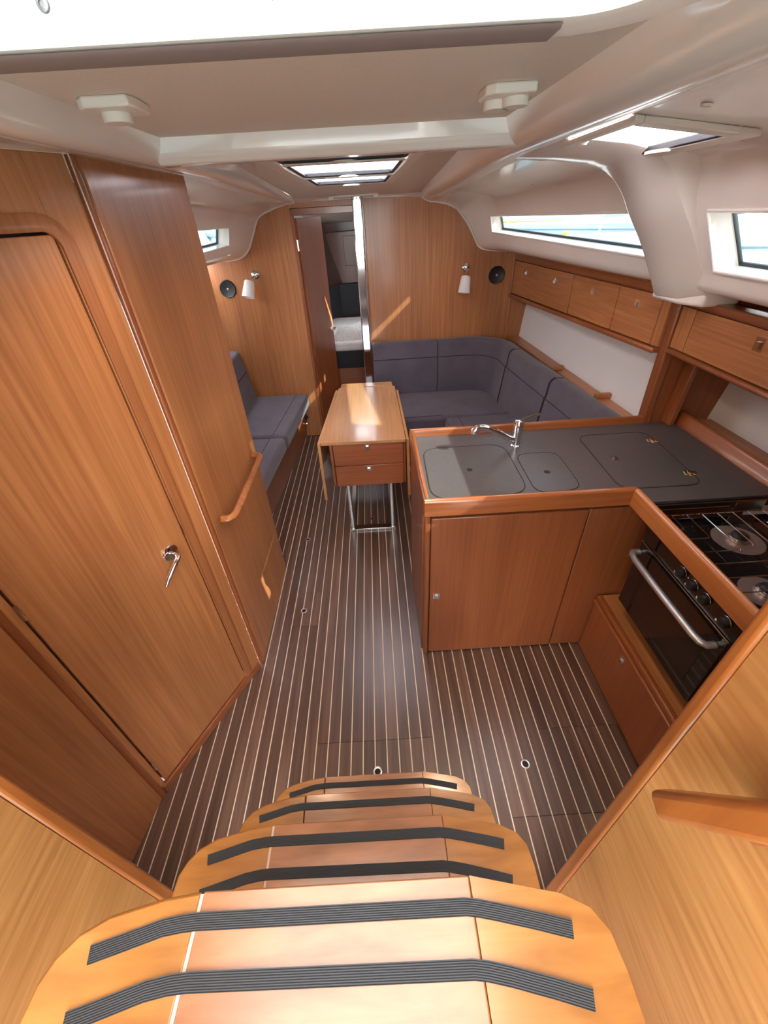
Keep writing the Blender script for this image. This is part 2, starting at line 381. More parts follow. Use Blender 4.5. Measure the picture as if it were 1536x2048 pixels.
LC = [(-.525, 1.975), (-.54, 1.95), (-.575, 1.94), (-.60, 1.94), (-.70, 1.95), (-.715, 1.955), (-.87, 1.91), (-.92, 1.87), (-.95, 1.81), (-.975, 1.705), (-1.06, 1.61), (-1.33, 1.585)]
LB = [(-.53, 1.955), (-.545, 1.935), (-.58, 1.93), (-.61, 1.928), (-.677, 1.911), (-.70, 1.905), (-.78, 1.88), (-.847, 1.841), (-.90, 1.75), (-.948, 1.665), (-1.055, 1.592), (-1.33, 1.581)]
def dense(a):
    o = []
    def cr(p0, p1, p2, p3, t):
        return tuple(.5 * (2 * p1[k] + (p2[k] - p0[k]) * t + (2 * p0[k] - 5 * p1[k] + 4 * p2[k] - p3[k]) * t * t + (3 * p1[k] - p0[k] - 3 * p2[k] + p3[k]) * t ** 3) for k in (0, 1))
    for i, p in enumerate(a):
        o.append(p)
        if i in (0, 1, 2, 3, 6, 7, 9, 10):
            pm = a[i - 1] if i else (2 * p[0] - a[1][0], 2 * p[1] - a[1][1])
            p3 = a[i + 2] if i + 2 < len(a) else (2 * a[i + 1][0] - p[0], 2 * a[i + 1][1] - p[1])
            for t in (.25, .5, .75): o.append(cr(pm, p, a[i + 1], p3, t))
    return o
RA, RA2, RC, RB, LA, LC, LB = [dense(q) for q in (RA, RA2, RC, RB, LA, LC, LB)]
W8, W9, K5 = 26, 27, 17
# forward bulkhead with door opening, cut to the line of the deckhead
def clipz(sec, x0, x1, dz=.012):
    return [(x, z + dz) for x, z in sec if x0 < x < x1]
rp_ = [(-.03, 0), (1.42, 0), (1.42, 1.53), (1.25, 1.545)] + clipz(RB, -.03, 1.24)[::-1] + [(-.03, 1.965)]
lp_ = [(-.572, 0), (-1.42, 0), (-1.42, 1.585), (-1.345, 1.595)] + clipz(LB, -1.33, -.572)[::-1] + [(-.572, 1.955)]
MB().prism(rp_, 'y', 3.95, 3.98).prism(lp_[::-1], 'y', 3.95, 3.98).prism([(-.572, 1.9), (-.03, 1.9), (-.03, 1.96), (-.572, 1.95)], 'y', 3.95, 3.98).build('wall_front', veneer_z, kind='structure', smooth=False)
def section(stations, y):
    for (ya, a), (yb, b) in zip(stations[:-1], stations[1:]):
        if ya <= y <= yb:
            t = (y - ya) / (yb - ya); return [(lerp(p[0], q[0], t), y, lerp(p[1], q[1], t)) for p, q in zip(a, b)]
RS = [(-.75, RA), (1.6, RA), (2.0, RA2), (3.7, RC), (3.965, RB)]
LS = [(-.75, LA), (1.9, LA), (3.55, LC), (3.965, LB)]
WR = [(.75, 1.60), (1.97, 3.70)]; WLw = [(2.15, 3.48)]
ceil = MB().box(-.5, .36, 1.5, 1.502, 2.04, 2.05).build('ceiling', gel, kind='structure')
# side hatch hole between y 1.28..1.82 on strip 5-6 : split the strip in x
def side_loft(stations, ys, wins, hatch=None):
    rows = []
    for y in ys:
        r = section(stations, y)
        if hatch:
            a, b = r[K5], r[K5 + 1]; h = []
            for xx in hatch[2:]:
                t = (xx - a[0]) / (b[0] - a[0]); h.append((xx, y, lerp(a[2], b[2], t)))
            r = r[:K5 + 1] + h + r[K5 + 1:]
        rows.append(r)
    skip = set(); sh = 2 if hatch else 0
    for i in range(len(ys) - 1):
        m = (ys[i] + ys[i + 1]) / 2
        for a, b in wins:
            if a < m < b: skip.add((i, W8 + sh))
        if hatch and hatch[0] < m < hatch[1]: skip.add((i, K5 + 1))
    return MB().loft(rows, skip)
ysR = sorted({-.75, .3, .75, 1.30, 1.60, 1.82, 1.97, 2.0, 2.4, 2.8, 3.2, 3.55, 3.70, 3.76, 3.82, 3.89, 3.965})
side_loft(RS, ysR, WR, (1.30, 1.82, .63, .91)).build('side_moulding', gel, ceil)
ysL = sorted({-.75, .3, 1.0, 1.9, 2.15, 2.6, 3.0, 3.48, 3.55, 3.65, 3.75, 3.85, 3.965})
side_loft(LS, ysL, WLw).build('side_moulding', gel, ceil)
# centre headliner panels
def headz(y): return 2.035 if y <= 1.5 else lerp(2.035, 1.95, (y - 1.5) / 2.465)
def hx(y):
    a = section(RS, y)[0]; b = section(LS, y)[0]; return b, a
MB().box(-.52, .38, .455, 1.46, 2.025, 2.04).build('aft_headliner', headl, ceil, bevel=.003)
HX0, HX1, HY0, HY1 = -.285, .135, 1.72, 3.02
def h0(y): return HX0 - .075 * (HY1 - y) / (HY1 - HY0)
def h1(y): return HX1 + .075 * (HY1 - y) / (HY1 - HY0)
rows = []; hys = sorted({1.45, 1.6, 2.0, HY0, HY1, 3.3, 3.7, 3.965})
for y in hys:
    b, a = hx(y)
    rows.append([(b[0], y, b[2]), (h0(max(y, HY0)), y, lerp(b[2], a[2], .3)), (h1(max(y, HY0)), y, lerp(b[2], a[2], .7)), (a[0], y, a[2])])
skip = {(i, 1) for i in range(len(hys) - 1) if HY0 < (hys[i] + hys[i + 1]) / 2 < HY1}
MB().loft(rows, skip).build('forward_headliner', headl, ceil)
# transverse beam
tb = [(1.40, 2.05), (1.405, 1.99), (1.425, 1.972), (1.47, 1.972), (1.495, 1.985), (1.50, 2.05)]
MB().prism(tb, 'x', -.535, .415).build('cross_beam', gel, ceil, bevel=.006)
# fillet trim along the top of the bulkhead
mid = [(-.3, 3.947, 1.938), (-.03, 3.947, 1.942), (.25, 3.947, 1.936)]
tp = [(p[0], 3.945, p[1] + .002) for p in LB[::-1]] + mid + [(p[0], 3.945, p[1] + .002) for p in RB]
MB().tube(tp, .007, 8).build('edge_bead', plastic, ceil)
fillet = MB().loft([[(p[0], 3.86, 1.975) for p in [(-.53, 0), (-.3, 0), (0, 0), (.25, 0), (.43, 0)]], [(-.53, 3.95, 1.935), (-.3, 3.95, 1.94), (0, 3.95, 1.942), (.25, 3.95, 1.938), (.43, 3.95, 1.922)]])
fillet.build('bulkhead_fillet', gel, ceil)
# companionway hatch coaming (bright lip)
def coampath(o):
    r = .05 + o; return [(-.5, .45 + o)] + [(.155 + r * math.cos(a), .40 + r * math.sin(a)) for a in [PI / 2 - k * PI / 16 for k in range(9)]] + [(.205 + o, -.75)]
cpi, cpo = coampath(0), coampath(.042)
MB().loft([[(x, y, 2.35) for x, y in cpi], [(x, y, 1.966) for x, y in cpi], [(x, y + 0, 1.9585) for x, y in coampath(.004)], [(x, y, 1.957) for x, y in coampath(.012)], [(x, y, 1.957) for x, y in cpo], [(x, y, 2.35) for x, y in cpo]]).build('hatch_coaming', gel, ceil)
MB().prism(rrect(-.5, -.455, -.75, .44, .012), 'z', 1.957, 2.35).build('hatch_coaming_side', gel, ceil)
MB().loft([[(x, y, 1.9565) for x, y in coampath(.006)[:2]], [(x, y, 1.9545) for x, y in coampath(.010)[:2]], [(x, y, 1.9545) for x, y in coampath(.040)[:2]], [(x, y, 1.9565) for x, y in coampath(.041)[:2]]]).build('coaming_lip_shade', mat('lip_shade_grey', (.20, .15, .14), .6), ceil)  # grey-brown strip paints the shade on the underside of the lip
MB().box(.235, .37, -.75, .52, 2.0, 2.012).build('coaming_soffit', gel, ceil)
for x, z in ((-.217, 1.978), (-.057, 1.978), (.172, 1.972)):
    MB().lathe([(.0, .0), (.0045, 0), (.004, .0016), (.002, .002), (.0018, .001), (.0, .001)], (x if x < .1 else .12, .4498, z), (0, -1, -.0), 16).build('screw', mat('screw_grey', (.16, .17, .18), .35, metal=.6), ceil)
# beams continuing: frame arch at the galley bulkhead
ai = [(.519, 1.974), (.60, 1.968), (.667, 1.963), (.777, 1.950), (.84, 1.936), (.869, 1.924), (.905, 1.90), (.936, 1.871), (.962, 1.84), (.982, 1.809), (1.02, 1.76), (1.061, 1.709), (1.092, 1.665), (1.12, 1.622), (1.15, 1.575), (1.181, 1.519), (1.20, 1.502)]
ao = [(1.36, 1.505), (1.36, 1.6), (1.26, 1.70), (1.16, 1.86), (1.08, 1.95), (.98, 1.99), (.52, 2.01)]
ao2 = [(.52, 2.01)]
yA, yB, yC = 1.90, 1.75, 1.66
m = MB(); n = len(ai)
outr = [(x + .03 + .10 * min(1, max(0, (1.97 - z) / .2)), z + .03) for x, z in ai]
rowF = [(x + .045, yA + .012, z + .02) for x, z in ai]
row0 = [(x + .006, yA, z + .002) for x, z in ai]
row1 = [(x, yA - .02, z) for x, z in ai]
row2 = [(x + .012, yB, z + .004) for x, z in ai]
row3 = [(x + .05, yC, z + .03) for x, z in ai]
row4 = [(x + .15, yC - .01, z + .10) for x, z in ai]
m.loft([[(x + .16, yA + .014, z + .1) for x, z in ai], rowF, row0, row1, row2, row3, row4])
m.v.append((1.36, 1.78, 1.50)); 
arch = m.build('frame_arch', gel, ceil)
MB().prism([(1.19, 1.912), (1.38, 1.912), (1.38, 1.66), (1.24, 1.66), (1.20, 1.75)], 'z', 1.497, 1.56).build('arch_foot', gel, ceil, bevel=.01)

# windows : reveal, gasket, pane
def window(name, st, ya, yb, side, depth=.075):
    a = section(st, ya); b = section(st, yb)
    i = [Vector(a[W8]), Vector(b[W8]), Vector(b[W9]), Vector(a[W9])]     # inner corners: top aft, top fwd, bottom fwd, bottom aft
    cen = sum(i, Vector()) / 4
    o = [p + Vector((side * depth, 0, .012)) for p in i]
    def shrink(q, m):
        c = sum(q, Vector()) / 4; return [p + Vector((0, math.copysign(m, c.y - p.y), math.copysign(m * .55, c.z - p.z))) for p in q]
    o = shrink(o, .012)
    w = MB(); w.add(i + o, [(k, (k + 1) % 4, 4 + (k + 1) % 4, 4 + k) for k in range(4)])
    root = w.build(name, gel, kind='structure', smooth=False)
    # raised surround
    e = [i[0] + Vector((-side * .004, -.03, .02)), i[1] + Vector((-side * .004, .03, .02)), i[2] + Vector((-side * .004, .03, -.02)), i[3] + Vector((-side * .004, -.03, -.02))]
    s = MB(); s.tube(i, .006, 8, closed=True); s.build('window_surround', gel, root)
    g = shrink(o, .004); MB().tube([p + Vector((-side * .004, 0, 0)) for p in g], .008, 8, closed=True).build('window_gasket', gasket, root)
    q = [p + Vector((side * .004, 0, 0)) for p in o] 
    MB().add(o + q, [(0, 1, 2, 3), (7, 6, 5, 4), (0, 1, 5, 4), (1, 2, 6, 5), (2, 3, 7, 6), (3, 0, 4, 7)]).build('window_pane', glass, root, smooth=False)
    return root
window('window_1', RS, 1.97, 3.70, 1)
window('window_2', RS, .75, 1.60, 1)
window('window_3', LS, 2.15, 3.48, -1)

# locker-top ledges and hull sides
MB().loft([[(1.30, .24, 1.541), (1.30, 1.9, 1.541), (1.21, 3.95, 1.531)], [(1.9, .24, 1.60), (1.9, 1.9, 1.60), (1.6, 3.95, 1.60)]]).build('ceiling_ledge_right', gel, kind='structure')
hp = [(1.20, .0), (1.40, .45), (1.43, .84), (1.47, 1.22), (1.50, 1.60)]
MB().loft([[(x, 1.90, z) for x, z in hp], [(x - .10, 3.95, z) for x, z in hp]]).build('wall_right', hullw, kind='structure')
hg = [(1.55, .0), (1.63, .9), (1.70, 1.3), (1.74, 1.6)]
MB().loft([[(x, .24, z) for x, z in hg], [(x, 1.878, z) for x, z in hg]]).build('wall_right_galley', hullw, kind='structure')
MB().box(-1.5, -1.46, 1.96, 3.95, 0, 1.6).build('wall_left_hull', hullw, kind='structure')
MB().box(-1.5, -.70, 1.93, 1.955, 0, 1.985).build('wall_left_settee_end', veneer_z, kind='structure')

# ---------------------------------------------------------------- fore cabin seen through the door
MB().loft([[(-.85, 3.98, 1.94), (.85, 3.98, 1.94)], [(-.85, 4.75, 1.90), (.85, 4.75, 1.90)]]).build('ceiling_fore_cabin', gel, kind='structure')
MB().loft([[(-.85, 5.1, 1.89), (.85, 5.1, 1.89)], [(-.75, 6.3, 1.75), (.75, 6.3, 1.75)]]).build('ceiling_fore_cabin_front', gel, kind='structure')
MB().box(-.85, -.3, 4.75, 5.1, 1.888, 1.902).build('ceiling_fore_cabin_left', gel, kind='structure')
MB().box(.1, .85, 4.75, 5.1, 1.888, 1.902).build('ceiling_fore_cabin_right', gel, kind='structure')
MB().loft([[(-1.15, 3.98, 0), (-1.15, 3.98, 1.2), (-.80, 3.98, 1.95)], [(-.62, 6.25, 0), (-.62, 6.25, 1.2), (-.56, 6.25, 1.95)]]).build('wall_fore_cabin_left', hullw, kind='structure')
MB().loft([[(1.15, 3.98, 0), (1.15, 3.98, 1.2), (.80, 3.98, 1.95)], [(.62, 6.25, 0), (.62, 6.25, 1.2), (.55, 6.25, 1.95)]]).build('wall_fore_cabin_right', hullw, kind='structure')
MB().box(-.62, .6, 6.2, 6.25, 0, 1.8).build('wall_fore_cabin_front', darkwood, kind='structure')
t = thing('fore_cabin_cupboard', 'dark wooden cupboard high on the wall at the front of the fore cabin', 'cabinet', (-.1, 6.1, 1.13))
MB().prism([(-.52, 1.67), (-.36, 1.13), (.4, 1.13), (.4, 1.69)], 'y', 5.98, 6.19).build('cupboard_body', darkwood, t, bevel=.004)
MB().box(-.30, .02, 5.965, 5.98, 1.32, 1.63).build('door', darkwood, t, bevel=.004)
t = thing('berth_headboard', 'black padded panel across the head of the fore cabin berth', 'headboard', (-.1, 5.95, .76))
MB().box(-.40, .4, 5.92, 5.975, .765, 1.125).build('padded_panel', darkpanel, t, bevel=.01)
MB().hexa([(-.85, 5.15, .765), (-.80, 5.14, .765), (-.395, 5.915, .765), (-.415, 5.925, .765)], [(-.85, 5.15, 1.05), (-.83, 5.14, 1.05), (-.395, 5.915, 1.12), (-.415, 5.925, 1.12)]).build('side_panel', darkpanel, t)
t = thing('fore_cabin_berth', 'wide berth with white sheeted mattress seen through the open cabin door', 'bed', (-.1, 5.2, 0))
MB().prism([(-.82, 4.62), (.8, 4.62), (.6, 5.9), (-.62, 5.9)], 'z', 0, .47).build('berth_base', redv_x, t, bevel=.004)
MB().prism([(-.82, 4.605), (.8, 4.605), (.6, 5.9), (-.62, 5.9)], 'z', .472, .645).build('berth_skirt', darkpanel, t, bevel=.006)
MB().prism([(-.82, 4.60), (.8, 4.60), (.6, 5.91), (-.62, 5.91)], 'z', .647, .745).build('mattress', sheet, t, bevel=.03, seg=4)
bl = MB(); G = 26; rows = []
for i in range(G + 1):
    r = []
    for j in range(G + 1):
        u = i / G; v = j / G; e = min(1, 7 * min(u, 1 - u, v, 1 - v)); e = math.sqrt(max(0, e))
        z = .745 + e * (.10 + .03 * math.sin(7 * u + 2 * v) + .022 * math.sin(11 * v + 3 * u * u) + .05 * max(0, v - .4))
        r.append((-.44 + .75 * v, 4.64 + .42 * u, z))
    rows.append(r)
b = single(bl.loft(rows), 'folded_duvet', linen, 'crumpled white duvet with small dark specks folded on the fore cabin berth', 'duvet')

# ================================================================ THINGS
# ---------------------------------------------------------------- companionway steps
ladder = thing('companionway_steps', 'four varnished orange wooden steps with black grip strips in the foreground', 'steps', (-.09, .3, 0))
outl = [(-.257, 0), (-.299, -.004), (-.36, -.017), (-.389, -.031), (-.407, -.050), (-.416, -.070), (-.418, -.10), (-.418, -.235)]
outr_ = [(.079, 0), (.138, -.012), (.184, -.021), (.214, -.035), (.228, -.055), (.232, -.085), (.232, -.235)]
def strip_path(side_pts, off):
    return side_pts
def grip(mb, pts, wid, z, yf):
    # ribbed rubber strip following pts (x, y)
    P = [Vector((x, y, 0)) for x, y in pts]; prof = []
    for k in range(17): prof.append((-wid / 2 + wid * k / 16, (.0021 if k % 2 else .0025)))
    prof = [(-wid / 2, 0)] + prof + [(wid / 2, 0)]
    rows = []
    for i, p in enumerate(P):
        t = P[min(i + 1, len(P) - 1)] - P[max(i - 1, 0)]; t.normalize(); nn = Vector((-t.y, t.x, 0))
        rows.append([(p.x + nn.x * a, p.y + nn.y * a + yf, z + h) for a, h in prof])
    return mb.loft(rows)
s1 = [(-.367, -.050), (-.33, -.041), (-.29, -.031), (-.268, -.0285), (-.25, -.0275), (.068, -.0285), (.084, -.0305), (.105, -.0345), (.15, -.044), (.186, -.0525)]
s2 = [(-.367, -.099), (-.33, -.090), (-.29, -.080), (-.265, -.0765), (-.245, -.0755), (.068, -.0785), (.084, -.0805), (.107, -.085), (.15, -.095), (.187, -.1045)]
for yf, z in ((.600, .31), (.445, .605), (.295, .89), (.141, 1.18)):
    th = .028
    tr = MB().prism([(-.252, yf), (.078, yf), (.078, yf - .235), (-.252, yf - .235)], 'z', z - th, z).build('tread', tread_c, ladder, bevel=.002)
    MB().prism([(x, y + yf) for x, y in [(-.2525, 0)] + outl + [(-.2525, -.235)]], 'z', z - th, z).build('tread_end', tread_w, tr, bevel=.004)
    MB().prism([(x, y + yf) for x, y in [(.0785, 0)] + outr_ + [(.0785, -.235)]], 'z', z - th, z).build('tread_end', tread_w, tr, bevel=.004)
    grip(MB(), s1, .0162, z, yf).build('grip_strip', rubber, tr)
    grip(MB(), s2, .0162, z, yf).build('grip_strip', rubber, tr)
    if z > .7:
        MB().box(-.2545, -.2505, yf - .233, yf - .003, z, z + .0004).build('seam_line', seam_glare_m, tr, smooth=False)  # pale strip paints the glare line along the worn tread joint
    else:
        MB().box(-.2535, -.2515, yf - .233, yf - .003, z, z + .0003).build('seam_line', groove, tr, smooth=False)
ec = MB().hexa([(-.34, .33, 0), (.15, .33, 0), (.15, .36, 0), (-.34, .36, 0)], [(-.34, -.12, 1.148), (.15, -.12, 1.148), (.15, -.09, 1.148), (-.34, -.09, 1.148)])
ec.build('riser_board', trim_z, ladder)
for zz, yy in ((.31, .36), (.605, .205), (.89, .055)):
    MB().box(-.30, -.27, yy - .16, yy + .06, zz - .06, zz - .0285).build('tread_bracket', trim_y, ladder)
    MB().box(.09, .12, yy - .16, yy + .06, zz - .06, zz - .0285).build('tread_bracket', trim_y, ladder)

# grab rail on the right companionway panel
g = MB().hexa([(.333, .213, 1.203), (.366, .213, 1.203), (.366, .183, 1.188), (.333, .183, 1.188)], [(.333, .092, 1.495), (.366, .092, 1.495), (.366, .064, 1.468), (.333, .064, 1.468)])
t = thing('steep_grab_rail', 'worn wooden grab bar standing off the right companionway panel', 'handrail', (.37, .15, 1.2))
g.build('rail_bar', orange_z, t, bevel=.008, seg=3)
MB().hexa([(.36, .165, 1.30), (.399, .165, 1.30), (.399, .125, 1.30), (.36, .125, 1.30)], [(.36, .145, 1.36), (.399, .145, 1.36), (.399, .105, 1.36), (.36, .105, 1.36)]).build('stand_off', orange_z, t, bevel=.004)

# grab handle on left wall
t = thing('wall_grab_handle', 'reddish wooden grab handle fixed across the left wall beside the heads door', 'handrail', (-.655, 1.6, .9))
MB().tube([(-.655, 1.332, .885), (-.625, 1.335, .885), (-.610, 1.345, .886), (-.604, 1.37, .887), (-.604, 1.60, .887), (-.604, 1.83, .887), (-.610, 1.855, .887), (-.625, 1.865, .887), (-.652, 1.865, .887)], .0215, 4, sx=.9).build('handle_bar', orange_z, t, bevel=.007, seg=3)

# ---------------------------------------------------------------- galley
# latch maker: square chrome flush latch
def latch(parent, c, nrm, s=.013, name='latch'):
    n = Vector(nrm).normalized(); u = Vector((0, 0, 1)) if abs(n.z) < .9 else Vector((0, 1, 0)); a = u.cross(n); a.normalize(); u = n.cross(a); c = Vector(c)
    mb = MB()
    b = [c + a * (x * s) + u * (y * s) for x, y in ((-1, -1.1), (1, -1.1), (1, 1.1), (-1, 1.1))]
    mb.hexa(b, [p + n * .003 for p in b])
    b = [c + n * .003 + a * (x * s * .45) + u * (y * s * .6 - s * .15) for x, y in ((-1, -1), (1, -1), (1, 1), (-1, 1))]
    mb.hexa(b, [p + n * .007 for p in b])
    return mb.build(name, chrome, parent, smooth=False)
gc = thing('galley_base_cabinet', 'red-brown base cabinet under the sink with one square-latched door', 'cabinet', (.56, 1.5, 0))
MB().box(.165, .95, 1.302, 1.83, 0.0, .90).build('cabinet_body', redv_z, gc)
MB().box(.158, .181, 1.268, 1.30, 0, .904).build('corner_post', trim_z, gc, bevel=.006, seg=3)
MB().box(.152, .163, 1.301, 1.84, 0, .904).build('end_panel', redv_z, gc, bevel=.002)
dr = MB().box(.184, .805, 1.272, 1.30, .01, .868).build('door', redv_z, gc, bevel=.004); latch(dr, (.215, 1.272, .428), (0, -1, 0), .015)
MB().box(.811, 1.44, 1.274, 1.30, .01, .868).build('fixed_panel', redv_z, gc, bevel=.003)

# L-shaped worktop
wt = thing('galley_worktop', 'dark slate L-shaped galley worktop with reddish raised wooden edges', 'worktop', (.8, 1.5, .9))
MB().prism([(.168, 1.26), (.955, 1.26), (.955, 1.197), (1.445, 1.197), (1.445, 1.845), (.168, 1.845)], 'z', .908, .945).build('worktop_slab', worktop, wt, bevel=.002)
pf = [(0, .905), (.026, .905), (.028, .955), (.022, .976), (.014, .981), (.006, .978), (0, .97)]
MB().prism([(1.237 + a, z) for a, z in pf], 'x', .15, .945).build('raised_edge', trim_x, wt, bevel=.003)
MB().prism([(.148 + a, z) for a, z in pf], 'y', 1.25, 1.862).build('raised_edge', trim_y, wt, bevel=.003)
MB().prism([(1.872 - a, z) for a, z in [(p, q) for p, q in pf]], 'x', .15, 1.30).build('raised_edge', trim_x, wt, bevel=.003)
MB().prism([(.930 + a, z) for a, z in pf], 'y', .40, 1.24).build('raised_edge', orange_z if False else wood('edge_orange', (.52, .19, .055), (.36, .115, .03), axis='y', rough=.3, coat=.5, cross=60), wt, bevel=.003)
MB().prism([(1.445 + a, z) for a, z in [(0, .93), (.022, .93), (.040, .99), (.037, 1.0), (.024, 1.0), (.016, .992)]], 'y', .35, 1.845).build('outboard_edge', trim_y, wt, bevel=.003)
def lid(x0, x1, y0, y1, r, name):
    pts = rrect(x0, x1, y0, y1, r)
    g = MB(); g.tube([(x, y, .9452) for x, y in pts], .0018, 6, closed=True); g.build(name + '_joint', groove, wt)
    return MB().prism(rrect(x0 + .003, x1 - .003, y0 + .003, y1 - .003, r), 'z', .944, .9462).build(name, worktop, wt, bevel=.0006)
def taper_lid(q, r, name, hole=None):
    # quad corners in plan, rounded
    pts = []
    for i in range(4):
        p = Vector(q[i]); a = Vector(q[i - 1]); b = Vector(q[(i + 1) % 4]); d1 = (a - p).normalized(); d2 = (b - p).normalized()
        p0 = p + d1 * r; p1 = p + d2 * r
        for k in range(7):
            t = k / 6; w_ = p0 * (1 - t) ** 2 + p * 2 * t * (1 - t) + p1 * t * t; pts.append((w_.x, w_.y))
    MB().tube([(x, y, .9452) for x, y in pts], .0017, 6, closed=True).build(name + '_joint', groove, wt)
    cx = sum(p[0] for p in pts) / len(pts); cyy = sum(p[1] for p in pts) / len(pts)
    l = MB().prism([(cx + (x - cx) * .985, cyy + (y - cyy) * .985) for x, y in pts], 'z', .9440, .9464).build(name, worktop, wt, bevel=.0006)
    if hole: MB().lathe([(0, 0), (.0125, 0), (.0125, .0006), (0, .0006)], (*hole, .9464), (0, 0, 1), 20).build('finger_hole', groove, l)
    return l
taper_lid([(.186, 1.292), (.568, 1.30), (.575, 1.715), (.195, 1.715)], .085, 'sink_lid', (.374, 1.499))
taper_lid([(.592, 1.296), (.775, 1.306), (.785, 1.612), (.600, 1.612)], .06, 'sink_lid', (.685, 1.445))
fg = taper_lid([(.915, 1.288), (1.236, 1.288), (1.262, 1.752), (.935, 1.752)], .06, 'fridge_lid')
latch(fg, (1.000, 1.518, .9464), (0, 0, 1), .014)
def flower_hinge(c):
    mb = MB(); c = Vector(c)
    for k in range(6):
        a = k * PI / 3 + .3; mb.lathe([(0, 0), (.0085, 0), (.007, .003), (0, .0035)], c + Vector((math.cos(a) * .019, math.sin(a) * .013, 0)), (0, 0, 1), 10)
    mb.lathe([(0, 0), (.012, 0), (.010, .005), (0, .006)], c, (0, 0, 1), 12)
    mb.build('hinge', brass, fg)
flower_hinge((1.243, 1.66, .9464)); flower_hinge((1.232, 1.372, .9464))
# tap
t = thing('galley_tap', 'chrome mixer tap with a long angled spout behind the sink lids', 'tap', (.625, 1.69, .945))
MB().lathe([(.0, 0), (.024, 0), (.024, .006), (.019, .010), (.019, .055), (.021, .06), (.0215, .115), (.018, .124), (0, .126)], (.625, 1.69, .9452), (0.02, .02, 1), 24).build('tap_body', chrome, t)
MB().tube([(.613, 1.687, .982), (.585, 1.682, .992), (.54, 1.675, 1.022), (.49, 1.668, 1.05), (.455, 1.662, 1.062), (.430, 1.658, 1.060), (.418, 1.656, 1.048), (.416, 1.656, 1.038)], [.013, .0138, .0138, .0138, .0145, .0165, .0165, .0145], 12).build('spout', chrome, t)
MB().tube([(.628, 1.690, 1.068), (.655, 1.694, 1.078), (.70, 1.70, 1.087), (.72, 1.703, 1.088)], [.007, .006, .005, .006], 8).build('lever', chrome, t)
# splashback / sliding trim under worktop's edge behind cooker
t = thing('cooker_recess_trim', 'dark slotted trim with steel plate below the worktop behind the cooker', 'trim', (1.2, 1.19, .87))
MB().box(.97, 1.44, 1.188, 1.1955, .905, .942).build('dark_strip', black, t, bevel=.001)
MB().tube([(.97, 1.186, .935), (1.43, 1.186, .935)], .0018, 6).build('steel_line', brass, t)
MB().tube([(.97, 1.184, .915), (1.27, 1.184, .915)], .002, 6).build('steel_line', brass, t)
MB().box(1.29, 1.40, 1.183, 1.187, .89, .932).build('steel_plate', steel, t, bevel=.001)
# cooker
ck = thing('gas_cooker', 'black two-burner gas cooker with glass oven door and grey handle', 'cooker', (1.2, .93, .46))
MB().box(.995, 1.42, .695, 1.16, .465, .872).build('cooker_body', black, ck, bevel=.004)
MB().box(.985, 1.43, .690, 1.17, .872, .882).build('hob_plate', glassblk, ck, bevel=.003)
MB().box(.978, .992, .692, 1.165, .795, .868).build('control_panel', glassblk, ck, bevel=.002)
od = MB().box(.976, .993, .700, 1.160, .468, .790).build('oven_door', glassblk, ck, bevel=.003)
MB().box(.9752, .9758, .75, 1.11, .52, .70).build('inner_window', mat('oven_window', (.02, .012, .01), .12), od)
MB().tube([(.975, 1.150, .745), (.950, 1.150, .745), (.938, 1.135, .745), (.934, 1.10, .745), (.932, .93, .745), (.934, .77, .745), (.938, .742, .745), (.95, .728, .745), (.975, .728, .745)], .0125, 12, sx=.8).build('oven_handle', matsteel, od)
MB().tube([(.976, .70, .792), (.976, 1.16, .792)], .0018, 6).build('door_trim_line', brass, ck)
for ky in (.946, .888, .830, .742):
    k = MB().lathe([(0, 0), (.019, 0), (.018, .006), (.014, .016), (.0, .018)], (.979, ky, .832), (-1, 0, 0), 20).build('knob', black, ck)
    MB().tube([(.9775, ky + math.cos(a) * .021, .832 + math.sin(a) * .021) for a in [i * PI / 8 + .6 for i in range(7)]], .0009, 5).build('knob_ring', chrome, k)
    MB().box(.9770, .9778, ky + .022, ky + .030, .808, .816).build('printed_mark', plastic, k, smooth=False)
MB().lathe([(0, 0), (.0025, 0), (0, .001)], (.978, .917, .838), (-1, 0, 0), 8).build('indicator_dot', plastic, ck)
MB().box(.980, .996, .58, .690, .455, .866).build('side_trim_plate', steel, ck, bevel=.002, label='polished steel plate beside the oven door')
for bx, by, r in ((1.205, 1.035, .052), (1.115, .800, .045)):
    bn = MB().lathe([(0, 0), (r * 1.5, 0), (r * 1.5, .0012), (r * .9, .0025), (0, .0025)], (bx, by, .8825), (0, 0, 1), 32).build('burner', mat('burner_plate', (.42, .33, .31), .3, metal=.7), ck)
    MB().lathe([(0, 0), (r * .62, 0), (r * .62, .009), (r * .5, .011), (r * .56, .0125), (r * .56, .016), (0, .016)], (bx, by, .8845), (0, 0, 1), 28).build('burner_ring', steel, bn)
    MB().lathe([(0, 0), (r * .48, 0), (r * .48, .006), (r * .4, .009), (0, .010)], (bx, by, .9005), (0, 0, 1), 24).build('burner_cap', black, bn)
rk = thing('pan_support_rack', 'thin steel wire rack standing over the cooker burners', 'rack', (1.2, .93, .883))
zr = .918
MB().tube([(1.0, .705, zr - .008), (1.40, .705, zr - .008), (1.415, .72, zr - .008), (1.415, 1.14, zr - .008), (1.40, 1.155, zr - .008), (1.0, 1.155, zr - .008), (.99, 1.14, zr - .008), (.99, .72, zr - .008)], .0022, 6, closed=True).build('rim_wire', chrome, rk)
for i, x in enumerate((1.03, 1.085, 1.14, 1.195, 1.25, 1.305, 1.36)):
    ye = (1.07, 1.02, .95, .97, .90, 1.01, 1.0)[i]
    MB().tube([(x, 1.158, zr - .012), (x, 1.148, zr), (x, 1.14, zr), (x, ye + .006, zr), (x, ye, zr - .004)], .0021, 6).build('wire', chrome, rk)
